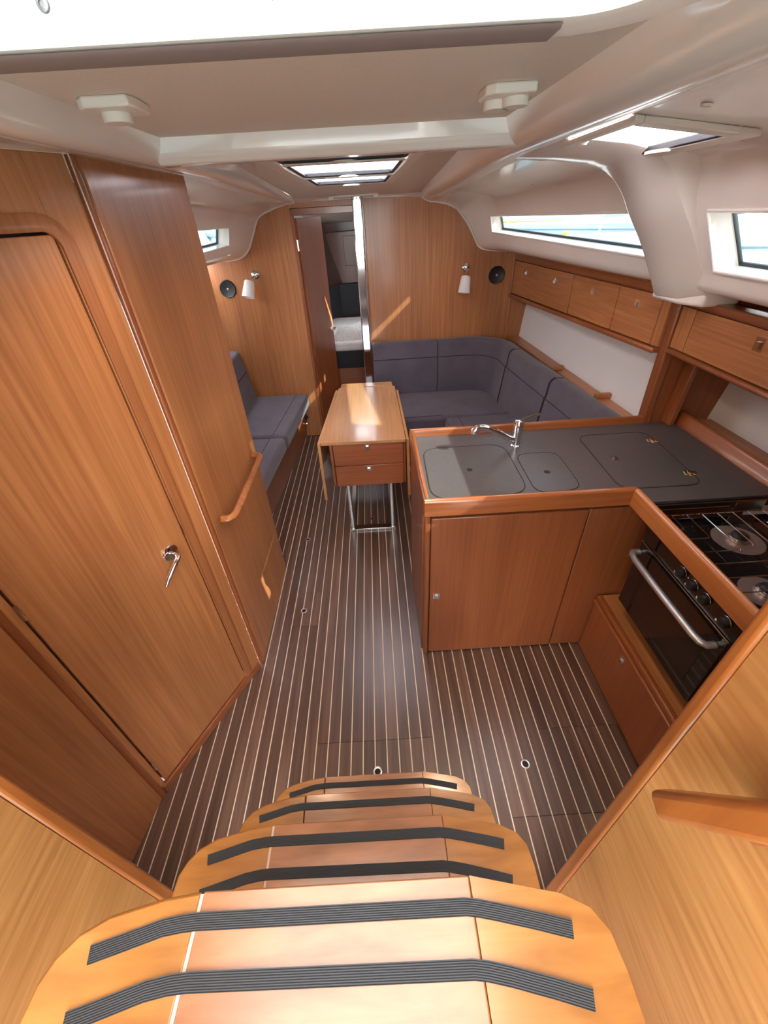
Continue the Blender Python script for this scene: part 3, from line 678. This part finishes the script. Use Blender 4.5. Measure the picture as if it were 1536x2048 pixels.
for y, x1 in ((1.07, 1.03), (1.02, 1.085), (.955, 1.15), (.90, 1.4), (.84, 1.2), (.78, 1.13)):
    MB().tube([(.99, y, zr - .006), (x1, y, zr - .004)], .0021, 6).build('wire', chrome, rk)
for x, ya, yb in ((1.20, .71, .84), (1.13, .71, .78), (1.25, .72, .90)):
    MB().tube([(x, ya, zr - .002), (x, yb, zr - .002)], .0021, 6).build('wire', chrome, rk)
for x, y in ((.99, .71), (1.415, .71), (.99, 1.15), (1.415, 1.15)):
    MB().tube([(x, y, .883), (x, y, zr - .006)], .003, 6).build('rack_foot', chrome, rk)
# low locker under cooker
lk = thing('low_galley_locker', 'low brown locker with ledge and latch under the cooker', 'cabinet', (.98, .8, 0))
MB().box(.975, 1.5, .41, 1.262, 0, .335).build('locker_body', redv_z, lk)
ld = MB().box(.957, .974, .42, 1.262, .01, .325).build('front_flap', redv_z, lk, bevel=.003); latch(ld, (.957, .981, .288), (-1, 0, 0))
MB().prism(rrect(.952, .975, .327, .345, .006), 'y', .41, 1.266).build('ledge_lip', trim_y, lk)
MB().prism(rrect(.962, .988, .345, .372, .008), 'y', .41, 1.266).build('ledge_lip', trim_y, lk)
MB().box(.985, 1.45, .41, 1.262, .345, .375).build('ledge', veneer_y, lk)
# outboard shelf
single(MB().box(1.486, 1.64, .24, 1.85, .93, .945), 'galley_side_shelf', veneer_y, 'brown shelf along the hull outboard of the slate worktop', 'shelf', bevel=.002)
# wing bulkhead between galley and saloon
MB().box(1.33, 1.80, 1.868, 1.888, .90, 1.57).build('wall_wing', redv_z, kind='structure')
MB().box(1.16, 1.5, 1.868, 1.888, 0, .90).build('wall_wing_lower', redv_z, kind='structure')
MB().hexa([(1.302, 1.85, .90), (1.335, 1.85, .90), (1.335, 1.905, .90), (1.302, 1.905, .90)], [(1.288, 1.85, 1.50), (1.335, 1.85, 1.50), (1.335, 1.905, 1.50), (1.288, 1.905, 1.50)]).build('trim_13', trim_z, kind='structure', bevel=.007, seg=3)
MB().hexa([(1.400, 1.80, .945), (1.425, 1.80, .945), (1.445, 1.866, .945), (1.40, 1.866, .945)], [(1.42, 1.80, 1.29), (1.44, 1.80, 1.29), (1.46, 1.866, 1.29), (1.42, 1.866, 1.29)]).build('trim_14', redv_z, kind='structure', bevel=.003)

# ---------------------------------------------------------------- hanging lockers
def lockers(name, label, A, B, zA, zB, cuts, group=None, depth=.2, latch_up=.72):
    # face runs A(x,y) -> B(x,y); zA/zB = (bottom, top) at each end
    t = thing(name, label, 'locker', (A[0], (A[1] + B[1]) / 2, zA[0]))
    def P(s, zz, o): 
        x = lerp(A[0], B[0], s) + o; y = lerp(A[1], B[1], s); return (x, y, lerp(lerp(zA[0], zA[1], zz), lerp(zB[0], zB[1], zz), s))
    def slab(s0, s1, z0, z1, o0, o1):
        return MB().hexa([P(s0, z0, o0), P(s1, z0, o0), P(s1, z0, o1), P(s0, z0, o1)], [P(s0, z1, o0), P(s1, z1, o0), P(s1, z1, o1), P(s0, z1, o1)])
    slab(0, 1, 0, 1, .016, depth).build('locker_body', veneer_y, t)
    slab(.0, 1, 1.0, 1.20, -.004, .06).build('top_rail', trim_y, t, bevel=.008, seg=3)
    slab(.0, 1, -.12, -.005, -.018, .03).build('bottom_rail', trim_y, t, bevel=.008, seg=3)
    for a, b in cuts:
        d = slab(a + .0025, b - .0025, .012, .985, 0, .015).build('door', veneer_y, t, bevel=.002)
        c = Vector(P((a + b) / 2, latch_up, 0)); latch(d, c, (-1, 0, 0), .016 if len(cuts) > 2 else .02)
    if cuts[-1][1] < .99: slab(cuts[-1][1] + .001, 1, .012, .985, .002, .016).build('end_stile', veneer_z, t)
    if cuts[0][0] > .01: slab(0, cuts[0][0] - .001, .012, .985, .002, .016).build('end_stile', veneer_z, t)
    return t
YA, YB = 3.935, 1.91
ss = lambda y: (YA - y) / (YA - YB)
lockers('saloon_wall_lockers', 'row of four small oak wall lockers with chrome latches above the corner sofa', (1.207, YA), (1.287, YB), (1.225, 1.472), (1.287, 1.493), [(0.005, ss(3.38)), (ss(3.38), ss(2.84)), (ss(2.84), ss(2.32)), (ss(2.32), ss(1.965))])
lockers('galley_wall_locker', 'single oak wall locker with large chrome latch above the galley worktop', (1.30, 1.845), (1.30, .26), (1.305, 1.472), (1.305, 1.472), [(.055, .50), (.505, .99)])
# shelf behind the saloon backrests
sh = thing('sofa_back_shelf', 'brown shelf with two upright dividers behind the corner sofa backrests', 'shelf', (1.32, 2.9, .84))
MB().hexa([(1.222, 3.94, .85), (1.355, 1.91, .85), (1.42, 1.91, .85), (1.33, 3.94, .85)][::-1], [(1.222, 3.94, .87), (1.355, 1.91, .87), (1.42, 1.91, .87), (1.33, 3.94, .87)][::-1]).build('shelf_board', veneer_y, sh)
for y, x0, x1 in ((2.93, 1.27, 1.345), (2.37, 1.315, 1.415)):
    MB().prism([(x0, .871), (x1, .871), (x1, .895), (x1 - .008, .903), (x0, .90)], 'y', y - .012, y + .012).build('divider', veneer_x, sh, bevel=.004)

# ---------------------------------------------------------------- corner sofa
so_g = 'grey backrest cushions of the corner sofa'
base = thing('corner_sofa_base', 'wooden base boxes under the grey corner sofa seats', 'sofa', (.6, 3.4, 0))
MB().box(-.0, 1.1, 3.25, 3.94, 0, .325).build('base_box', redv_x, base)
MB().box(.60, 1.08, 1.92, 3.248, 0, .325).build('base_box', redv_z, base)
def puffy(mb, name, label, cat, grp, seams=(), bev=.03):
    o = single(mb, name, fab, label, cat, grp, bevel=bev, seg=5)
    for s in seams: MB().tube(s, .0022, 6).build('seam', fabdark, o)
    return o
sg = 'grey seat cushions of the corner sofa'
puffy(MB().box(.01, 1.10, 3.19, 3.93, .327, .4515), 'seat_cushion', 'grey seat cushion of the corner sofa along the front bulkhead', 'cushion', sg, [[(.05, 3.22, .4522), (.53, 3.22, .4522)]])
puffy(MB().prism([(.55, 3.185), (1.10, 3.185), (1.10, 2.56), (.58, 2.56)], 'z', .327, .4515), 'seat_cushion', 'grey seat cushion of the corner sofa beneath the lockers, nearest the corner', 'cushion', sg, [[(.66, 3.16, .452), (.69, 2.57, .452)]])
puffy(MB().prism([(.58, 2.55), (1.10, 2.55), (1.14, 1.93), (.62, 1.93)], 'z', .327, .4515), 'seat_cushion', 'grey seat cushion of the corner sofa hidden behind the worktop edge', 'cushion', sg)
def backrest(path, label, seam=True, piping=()):
    # path: list of (wall x, wall y, inward nx, ny)
    prof = [(.165, .452), (.17, .47), (.155, .60), (.137, .755), (.128, .775), (.120, .86), (.108, .885), (.085, .898), (.03, .896), (.008, .885), (.005, .80), (.005, .452)]
    rows = [[(x + nx * d, y + ny * d, z) for d, z in prof + [prof[0]]] for x, y, nx, ny in path]
    mb = MB().loft(rows)
    n = len(prof) + 1
    o = [i for i in range(n - 1)]
    mb.f.append(tuple(o[::-1])); mb.f.append(tuple((len(rows) - 1) * n + i for i in range(n - 1)))
    ob = single(mb, 'backrest_cushion', fab, label, 'cushion', so_g, bevel=.010, seg=3)
    MB().tube([(x + nx * .137, y + ny * .137, .762) for x, y, nx, ny in path], .0028, 6).build('seam', fabdark, ob)
    for e in piping:
        x, y, nx, ny = path[e]; MB().tube([(x + nx * d, y + ny * d, z) for d, z in prof[:8]], .003, 6).build('piping', fabdark, ob)
    return ob
yb = 3.945
backrest([(-.015 + .585 * i / 4, yb, 0, -1) for i in range(5)], 'grey backrest cushion of the corner sofa, nearest the fore cabin door')
cp = [(.578, yb, 0, -1), (.70, yb, 0, -1), (.82, yb, 0, -1)]
for i in range(1, 10):
    a = math.radians(90 * i / 9 * .92); R_ = .36
    cx0, cy0 = .84, yb - .36
    cp.append((cx0 + R_ * math.sin(a) * 1.02, cy0 + R_ * math.cos(a), -math.sin(a), -math.cos(a)))
cp.append((1.213, 3.43, -.995, -.05))
backrest(cp, 'grey curved backrest cushion wrapping the corner of the sofa', piping=(-1,))
def sd(y): return (lerp(1.213, 1.345, (3.43 - y) / 1.43), y, -.997, -.06)
backrest([sd(y) for y in (3.42, 3.2, 2.95, 2.705)], 'grey backrest cushion under the lockers, just aft of the curved corner one', piping=(-1,))
backrest([sd(y) for y in (2.692, 2.4, 2.2, 1.93)], 'grey backrest cushion under the lockers, nearest the galley worktop', piping=(0,))

# ---------------------------------------------------------------- left settee
lb = thing('left_settee_base', 'red-brown wooden base under the left settee cushions', 'settee', (-.9, 3, 0))
MB().hexa([(-.754, 3.94, 0), (-1.45, 3.94, 0), (-1.45, 1.97, 0), (-.905, 1.97, 0)], [(-.715, 3.94, .325), (-1.45, 3.94, .325), (-1.45, 1.97, .325), (-.87, 1.97, .325)]).build('base_box', redv_x, lb, bevel=.003)
def ls(y): return lerp(-.668, -.80, (3.935 - y) / 1.7)
lg = 'grey seat cushions of the left settee'
puffy(MB().prism([(ls(3.935), 3.935), (-1.20, 3.935), (-1.20, 3.01), (ls(3.01), 3.01)], 'z', .327, .455), 'seat_cushion', 'grey seat cushion of the left settee, nearest the front bulkhead', 'cushion', lg, [[(ls(3.9) - .11, 3.92, .4555), (ls(3.03) - .11, 3.03, .4555)]])
puffy(MB().prism([(ls(3.0) - .005, 3.0), (-1.20, 3.0), (-1.20, 1.98), (ls(1.98), 1.98)], 'z', .327, .45), 'seat_cushion', 'grey seat cushion of the left settee, nearest the heads wall, with white tag', 'cushion', lg, [[(ls(2.98) - .12, 2.98, .4505), (ls(2.2) - .12, 2.0, .4505)]])
MB().box(-.80, -.799, 2.30, 2.34, .335, .36).build('care_tag', plastic, bpy.data.objects['seat_cushion.004'] if 'seat_cushion.004' in bpy.data.objects else None, smooth=False)
def lback(y0, y1, label):
    pr = [(-1.17, .457), (-1.20, .62), (-1.235, .86), (-1.25, .885), (-1.30, .89), (-1.33, .88), (-1.30, .457)]
    o = single(MB().prism([(x, z) for x, z in pr], 'y', y0, y1), 'backrest_cushion', fab, label, 'cushion', 'grey backrest cushions of the left settee', bevel=.012, seg=3)
    MB().tube([(-1.209, y0 + .01, .70), (-1.209, y1 - .01, .70)], .0028, 6).build('seam', fabdark, o)
lback(3.02, 3.935, 'grey backrest cushion of the left settee against the front bulkhead'); lback(1.98, 3.01, 'grey backrest cushion of the left settee behind the heads wall')
t = thing('battery_switches', 'two small black rotary switches on the end of the left settee base', 'switch', (-.74, 3.9, .2))
MB().lathe([(0, 0), (.022, 0), (.022, .006), (.012, .010), (.012, .024), (0, .026)], (-.724, 3.895, .225), (1, -.1, .1), 16).build('rotary_switch', black, t)
MB().lathe([(0, 0), (.014, 0), (.014, .01), (.010, .018), (0, .02)], (-.73, 3.88, .165), (1, -.1, .1), 16).build('rotary_switch', chrome, t)
MB().lathe([(0, 0), (.006, 0), (.006, .006), (0, .007)], (-.696, 3.89, .226), (1, -.1, .1), 10).build('red_key', red_m, t)

# ---------------------------------------------------------------- saloon table
tb_ = thing('saloon_table', 'oak drop-leaf saloon table with two drawers on a chrome leg frame', 'table', (-.09, 2.8, 0))
MB().prism([(-.367, 2.292), (.160, 2.280), (.147, 3.235), (-.305, 3.255)], 'z', .700, .722).build('tabletop', table_y, tb_, bevel=.003)
MB().prism([(-.288, 3.256), (.130, 3.238), (.127, 3.33), (-.286, 3.34)], 'z', .702, .726).build('end_rail', table_y, tb_, bevel=.004)
MB().box(-.298, .146, 2.325, 3.17, .392, .699).build('drawer_case', redv_z, tb_)
MB().box(-.318, -.300, 2.31, 3.17, .392, .699).build('case_side', trim_z, tb_, bevel=.003)
MB().box(.147, .160, 2.31, 3.17, .392, .699).build('case_side', trim_z, tb_, bevel=.003)
for z0, z1 in ((.545, .697), (.392, .541)):
    d = MB().box(-.296, .144, 2.303, 2.324, z0, z1).build('drawer', redv_x, tb_, bevel=.003); latch(d, (-.08, 2.303, z1 - .025), (0, -1, 0), .016)
MB().hexa([(-.395, 2.30, .29), (-.375, 2.30, .29), (-.345, 3.24, .29), (-.365, 3.24, .29)], [(-.388, 2.30, .712), (-.369, 2.30, .712), (-.308, 3.24, .712), (-.33, 3.24, .712)]).build('drop_leaf', table_y, tb_, bevel=.004)
MB().hexa([(.170, 2.30, .29), (.190, 2.30, .29), (.178, 3.17, .29), (.158, 3.17, .29)], [(.164, 2.30, .712), (.182, 2.30, .712), (.170, 3.17, .712), (.150, 3.17, .712)]).build('drop_leaf', table_y, tb_, bevel=.004)
for y in (2.335, 3.08):
    MB().prism(rrect(-.243, -.215, y - .02, y + .02, .006), 'z', .018, .391).build('leg', chrome, tb_)
    MB().prism(rrect(.045, .073, y - .02, y + .02, .006), 'z', .018, .391).build('leg', chrome, tb_)
    MB().box(-.25, .08, y - .025, y + .025, 0.0003, .018).build('foot_bar', steel, tb_, bevel=.003)
MB().box(-.25, -.215, 2.362, 3.053, .0003, .016).build('foot_bar', steel, tb_, bevel=.003)
MB().box(.045, .08, 2.362, 3.053, .0003, .016).build('foot_bar', steel, tb_, bevel=.003)

# floor finger holes
k = 0
for x, y, lab in ((-.499, 1.6, 'beside the heads wall corner'), (-.09, .729, 'just ahead of the lowest step'), (.516, .724, 'in the galley floor board'), (-.55, 2.249, 'by the left settee'), (-.089, 2.444, 'between the table legs')):
    t = thing('floor_finger_hole', 'round steel ringed lifting hole in the striped floor ' + lab, 'floor ring', (x, y, 0))
    MB().lathe([(.0115, 0.0003), (.0185, .0003), (.0185, .002), (.014, .003), (.0115, .002), (.0115, .0003)], (x, y, 0), (0, 0, 1), 24, caps=False).build('steel_ring', steel, t)
    MB().lathe([(0, .0003), (.0113, .0003), (.0113, .001), (0, .001)], (x, y, 0), (0, 0, 1), 20).build('hole', groove, t)

# mast support post
po = thing('mast_support_post', 'polished chrome post standing at the right of the fore cabin doorway', 'post', (-.062, 3.87, 0))
MB().prism(rrect(-.100, -.028, 3.845, 3.90, .009, 5), 'z', .001, 1.925).build('post_tube', chrome, po, smooth=False)
MB().prism(rrect(-.105, -.023, 3.838, 3.905, .018), 'z', 1.925, 1.95).build('head_fitting', steel, po)
for sx in (-.09, -.065, -.04): MB().lathe([(0, 0), (.005, 0), (.004, .003), (0, .004)], (sx, 3.838, 1.937), (0, -1, 0), 10).build('bolt', chrome, po)
t = single(MB().box(-.27, .10, 3.80, 3.83, 1.945, 1.958).box(-.27, -.23, 3.79, 3.84, 1.93, 1.953).box(.06, .10, 3.79, 3.84, 1.93, 1.953), 'ceiling_bracket', plastic, 'cream bracket bar on the ceiling in front of the chrome post', 'bracket', bevel=.004)

# ---------------------------------------------------------------- bulkhead lamps, speakers
def reading_lamp(bx, bz, shade_c, ax, label):
    t = thing('reading_lamp', label, 'lamp', (bx, 3.949, bz), 'bulkhead reading lamps')
    MB().lathe([(0, 0), (.036, 0), (.036, .004), (.031, .012), (.018, .022), (0, .025)], (bx, 3.949, bz), (0, -1, 0), 28).build('wall_plate', chrome, t)
    sc = Vector(shade_c); a = Vector(ax).normalized(); K = 1.45; top = sc - a * .042 * K
    MB().tube([(bx, 3.93, bz), (bx, 3.90, bz - .005), tuple(top - a * .012), tuple(top)], .0055, 8).build('lamp_arm', chrome, t)
    MB().lathe([(p * K, q * K) for p, q in [(.0, -.042), (.022, -.042), (.027, -.036), (.031, 0), (.035, .045), (.032, .045), (.028, .0), (.022, -.03), (0, -.03)]], sc, a, 28).build('lamp_shade', frost, t)
reading_lamp(-.948, 1.474, (-1.005, 3.86, 1.385), (-.25, -.35, -1), 'chrome reading lamp with white shade on the bulkhead left of the cabin door')
reading_lamp(.807, 1.436, (.79, 3.86, 1.325), (-.12, -.2, -1), 'chrome reading lamp with white shade on the bulkhead above the corner sofa')
def speaker(x, z, label):
    t = thing('round_speaker', label, 'speaker', (x, 3.949, z), 'bulkhead speakers')
    MB().lathe([(0, 0), (.068, 0), (.068, .006), (.062, .012), (.056, .009), (0, .007)], (x, 3.949, z), (0, -1, 0), 36).build('speaker_grille', black, t)
    MB().lathe([(0, 0), (.010, 0), (.008, .003), (0, .004)], (x, 3.9425, z), (0, -1, 0), 12).build('centre_badge', matsteel, t)
    MB().box(x - .03, x + .03, 3.934, 3.938, z - .060, z - .0575).build('trim_bar', matsteel, t)
speaker(-1.202, 1.383, 'round black speaker on the bulkhead left of the cabin door')
speaker(1.071, 1.367, 'round black speaker on the bulkhead beside the wall lockers')

def glow(loc, aim, watts, parent, size=.03):  # added warm fill light at ceiling lamp heads that are not visibly on
    l = bpy.data.lights.new('lamp_fill', 'SPOT'); l.energy = watts; l.color = (1.0, .78, .55); l.spot_size = 2.4; l.spot_blend = .8; l.shadow_soft_size = size
    o = bpy.data.objects.new('lamp_fill', l); C.objects.link(o); o.parent = parent; o.location = Vector(loc) - parent.location
    o.rotation_euler = Vector(aim).to_track_quat('-Z', 'Y').to_euler()
# ---------------------------------------------------------------- ceiling fittings
def spot(x, y, label, two):
    t = thing('ceiling_spot_lamp', label, 'ceiling lamp', (x, y, 2.025), 'spot lamps on the aft headliner')
    MB().prism([(x - .045, y - .03), (x - .03, y - .045), (x + .045, y - .045), (x + .05, y - .02), (x + .045, y + .045), (x - .03, y + .045), (x - .045, y + .03)], 'z', 2.010, 2.0248).build('lamp_base', plastic, t, bevel=.003)
    cs = [(x + .018, y - .005), (x - .012, y + .022)] if two else [(x, y + .005)]
    for i, (a, b) in enumerate(cs): MB().lathe([(0, 0), (.024, 0), (.024, .014), (0, .014)], (a, b, 1.996), (0, 0, 1), 20).build('lamp_head', plastic, t, bevel=.001); glow((a, b, 1.99), (0, .35, -1), 5, t)
spot(-.425, 1.0, 'small cream ceiling lamp with one round head, above the heads door', False)
spot(.275, 1.075, 'small cream ceiling lamp with two round heads, beside the right beam', True)
t = thing('side_downlight', 'small round white downlight in the ceiling above the galley window', 'ceiling lamp', (1.0, 1.45, 1.95))
MB().lathe([(0, 0), (.03, 0), (.033, .004), (.02, .008), (0, .006)], (1.0, 1.453, 1.957), (-.12, 0, -1), 24).build('light_ring', plastic, t)
single(MB().lathe([(0, 0), (.012, 0), (.010, .004), (0, .005)], (.70, 1.13, 1.992), (-.12, 0, -1), 16), 'ceiling_button', plastic, 'tiny round cream cap on the ceiling aft of the side hatch', 'cap')

# centre deck hatches (three panes in one long white frame)
hz = lambda y: lerp(*[headz(y)] * 2, 0) - .0
dh_ = thing('centre_deck_hatch', 'long white framed ceiling hatch with three panes and pull-tab blinds over the saloon', 'hatch', (-.075, 2.4, 1.98))
def hzz(x, y):
    b, a = hx(y); return lerp(b[2], a[2], (x - b[0]) / (a[0] - b[0]))
def hbar(x0, x1, y0, y1, z0, z1, nm, m, bev=.003, **kw):
    def X(x, y): return x + (h0(y) - HX0 if x < -.075 else h1(y) - HX1)
    q = [(X(x0, y0), y0), (X(x1, y0), y0), (X(x1, y1), y1), (X(x0, y1), y1)]
    return MB().hexa([(x, y, hzz(x, y) + z0) for x, y in q], [(x, y, hzz(x, y) + z1) for x, y in q]).build(nm, m, dh_, bevel=bev, **kw)
hbar(HX0 - .035, HX0 + .012, HY0 - .03, HY1 + .03, -.012, -.001, 'frame_side', plastic); hbar(HX1 - .012, HX1 + .035, HY0 - .03, HY1 + .03, -.012, -.001, 'frame_side', plastic)
hbar(HX0 + .013, HX1 - .013, HY1 - .012, HY1 + .03, -.012, -.001, 'frame_end', plastic); hbar(HX0 + .013, HX1 - .013, HY0 - .03, HY0 + .012, -.012, -.001, 'frame_end', plastic)
sash = [(HY0 + .014, 2.13), (2.17, 2.62), (2.66, HY1 - .014)]
for a, b in sash:
    hbar(HX0 + .013, HX0 + .03, a, b, -.010, .006, 'seal', gasket); hbar(HX1 - .03, HX1 - .013, a, b, -.010, .006, 'seal', gasket)
    hbar(HX0 + .031, HX1 - .031, b - .03, b, -.010, .006, 'seal', gasket); hbar(HX0 + .031, HX1 - .031, a, a + .02, -.010, .006, 'seal', gasket)
    hbar(HX0 + .012, HX1 - .012, a, b, .0065, .012, 'pane', plastic if a < 2 else hatchglass, 0, smooth=False)
for y in (2.132, 2.622):
    hbar(HX0 + .013, HX1 - .013, y, y + .036, -.014, -.002, 'blind_bar', plastic)
    tabp = [(-.075 + .055 * math.cos(a), y - .0 - .04 * math.sin(a)) for a in [i * PI / 10 for i in range(11)]]
    zt = hzz(-.075, y) - .010
    MB().prism(tabp, 'z', zt - .004, zt + .002).build('pull_tab', plastic, dh_)
zt = hzz(-.075, 3.0) - .014; MB().prism([(-.075 + .05 * math.cos(a), 3.01 - .04 * math.sin(a)) for a in [i * PI / 10 for i in range(11)]], 'z', zt - .004, zt + .002).build('pull_tab', plastic, dh_)

# side deck hatch over the galley
sh_ = thing('side_deck_hatch', 'square white framed opening hatch in the ceiling above the galley', 'hatch', (.77, 1.56, 1.98))
def sz(x, y):
    r = section(RS, y); a, b = r[K5], r[K5 + 1]; return lerp(a[2], b[2], (x - a[0]) / (b[0] - a[0]))
def sbar(x0, x1, y0, y1, z0, z1, nm, m, bev=.003):
    q = [(x0, y0), (x1, y0), (x1, y1), (x0, y1)]
    return MB().hexa([(x, y, sz(x, y) + z0) for x, y in q], [(x, y, sz(x, y) + z1) for x, y in q]).build(nm, m, sh_, bevel=bev, smooth=bev > 0)
sx0, sx1, sy0, sy1 = .63, .91, 1.30, 1.82
sbar(sx0 - .0, sx0 + .022, sy0 - .03, sy1 + .03, -.014, -.001, 'frame_side', plastic); sbar(sx1 - .022, sx1 + .03, sy0 - .03, sy1 + .03, -.014, -.001, 'frame_side', plastic)
sbar(sx0 + .023, sx1 - .023, sy0 - .03, sy0 + .02, -.014, -.001, 'frame_end', plastic); sbar(sx0 + .023, sx1 - .023, sy1 - .02, sy1 + .03, -.014, -.001, 'frame_end', plastic)
sbar(sx0 + .01, sx0 + .028, sy0, sy1, -.012, .006, 'seal', gasket); sbar(sx1 - .028, sx1 - .01, sy0, sy1, -.012, .006, 'seal', gasket)
sbar(sx0 + .029, sx1 - .029, sy1 - .03, sy1 - .01, -.012, .006, 'seal', gasket); sbar(sx0 + .029, sx1 - .029, sy0 + .01, sy0 + .03, -.012, .006, 'seal', gasket)
sbar(sx0 + .005, sx1 - .005, sy0, sy1, .007, .013, 'pane', hatchglass, 0)
zt = sz(.66, 1.56) - .016; MB().lathe([(0, 0), (.02, 0), (.014, .008), (0, .01)], (.648, 1.60, zt + .004), (0, 0, -1), 16).build('catch', plastic, sh_)
MB().prism([(.89 + .035 * math.sin(a) * -1, 1.60 + .055 * math.cos(a)) for a in [i * PI / 10 for i in range(11)]], 'z', sz(.87, 1.6) - .022, sz(.87, 1.6) - .015).build('pull_tab', plastic, sh_)

# ---------------------------------------------------------------- outside: harbour and neighbouring boats
MB().loft([[(-80, -40, -.35), (80, -40, -.35)], [(-80, 120, -.35), (80, 120, -.35)]]).build('water', water_m, kind='structure')
def boat(x, y, rot, canvas, label, stripe):
    t = thing('moored_sailboat', label, 'boat', (x, y, -.35))
    ca, sa = math.cos(rot), math.sin(rot)
    def T(p): return (x + p[0] * ca - p[1] * sa, y + p[0] * sa + p[1] * ca, p[2])
    rows = []
    for i in range(13):
        u = i / 12; bw = 1.75 * (math.sin(PI * min(1, .28 + u * .72)) ** .6 if u < 1 else 0) + .02; yy = -5 + 10 * u; sh = 1.05 + .3 * u
        rows.append([T((-bw, yy, sh)), T((-bw * .96, yy, .55)), T((-bw * .7, yy, -.2)), T((0, yy, -.6)), T((bw * .7, yy, -.2)), T((bw * .96, yy, .55)), T((bw, yy, sh))])
    MB().loft(rows).build('hull', hullwhite, t)
    MB().loft([[r[0], r[6]] for r in rows]).build('deck', hullwhite, t)
    MB().hexa([T(p) for p in ((-1.1, -2.2, 1.1), (1.1, -2.2, 1.1), (.7, 2.4, 1.2), (-.7, 2.4, 1.2))], [T(p) for p in ((-.9, -2.0, 1.65), (.9, -2.0, 1.65), (.5, 1.8, 1.5), (-.5, 1.8, 1.5))]).build('coachroof', hullwhite, t, bevel=.08)
    MB().hexa([T(p) for p in ((-.98, -1.6, 1.38), (.98, -1.6, 1.38), (.68, 1.4, 1.36), (-.68, 1.4, 1.36))], [T(p) for p in ((-.97, -1.6, 1.52), (.97, -1.6, 1.52), (.66, 1.4, 1.44), (-.66, 1.4, 1.44))]).build('coachroof_window', greyblue, t)
    st = MB()
    for s in (0, 6): st.tube([Vector(r[s]) + Vector((0, 0, -.12)) for r in rows], .03, 6)
    st.build('hull_stripe', stripe, t)
    MB().tube([T((0, .6, 1.5)), T((0, .6, 12))], .07, 10).build('mast', steel, t)
    MB().tube([T((0, .5, 2.5)), T((0, -4, 2.5))], .12, 10).build('boom_cover', canvas, t)
    MB().hexa([T(p) for p in ((-1.0, -3.0, 1.2), (1.0, -3.0, 1.2), (.9, -1.9, 1.5), (-.9, -1.9, 1.5))], [T(p) for p in ((-.8, -2.9, 2.2), (.8, -2.9, 2.2), (.7, -2.1, 2.1), (-.7, -2.1, 2.1))]).build('canvas_hood', canvas, t, bevel=.1)
    for k in range(5):
        yy = -4 + 2 * k; u = (yy + 5) / 10; bw = 1.75 * math.sin(PI * min(1, .28 + u * .72)) ** .6
        MB().tube([T((bw, yy, 1.0)), T((bw, yy, 1.75))], .02, 6).build('stanchion', steel, t)
        MB().lathe([(0, -.35), (.08, -.33), (.12, -.2), (.12, .2), (.08, .33), (0, .35)], T((-bw - .1, yy + .5, .75)), (0, 0, 1), 12).build('fender', yellow if k % 2 else bluecanvas, t)
        MB().lathe([(0, -.35), (.08, -.33), (.12, -.2), (.12, .2), (.08, .33), (0, .35)], T((bw + .1, yy + .5, .75)), (0, 0, 1), 12).build('fender', bluecanvas if k % 2 else yellow, t)
boat(8.6, 15.5, math.radians(80), bluecanvas, 'white sailboat with blue covers and yellow fenders seen through the saloon window', greyblue)
boat(8.3, 8.2, math.radians(86), bluecanvas, 'white sailboat with blue spray hood seen through the galley window', greyblue)
boat(9.5, 24, math.radians(75), greyblue, 'white sailboat lying farthest off, at the front of the saloon window view', yellow)
boat(-7.5, 17, math.radians(100), greyblue, 'white sailboat seen through the small left window', greyblue)

canvas_m = noisy('white_canvas', (.84, .82, .78), (.88, .86, .82), 40, .9, bmp=.1)
_t = canvas_m.node_tree; _o = [n for n in _t.nodes if n.type == 'OUTPUT_MATERIAL'][0]; _p = _t.nodes['Principled BSDF']
_tl = _t.nodes.new('ShaderNodeBsdfTranslucent'); _tl.inputs[0].default_value = (.9, .88, .84, 1); _m = _t.nodes.new('ShaderNodeMixShader'); _m.inputs[0].default_value = .35
_t.links.new(_p.outputs[0], _m.inputs[1]); _t.links.new(_tl.outputs[0], _m.inputs[2]); _t.links.new(_m.outputs[0], _o.inputs[0])
# added out-of-view canvas hood, blocks sun and softens daylight over the companionway
hr = []
for y, wd, h0_, h1_ in ((-1.5, 1.05, 2.05, 2.98), (-.8, 1.05, 2.05, 3.02), (0, 1.0, 2.05, 2.95), (.55, .92, 2.05, 2.62), (.95, .8, 2.05, 2.12)):
    hr.append([(-.09 + wd * math.copysign(abs(math.cos(a)) ** .5, math.cos(a)), y, h0_ + (h1_ - h0_) * math.sin(a) ** .6) for a in [k * PI / 14 for k in range(15)]])
single(MB().loft(hr), 'canvas_hood', canvas_m, 'white canvas hood added out of view over the companionway to temper daylight', 'light blocker')
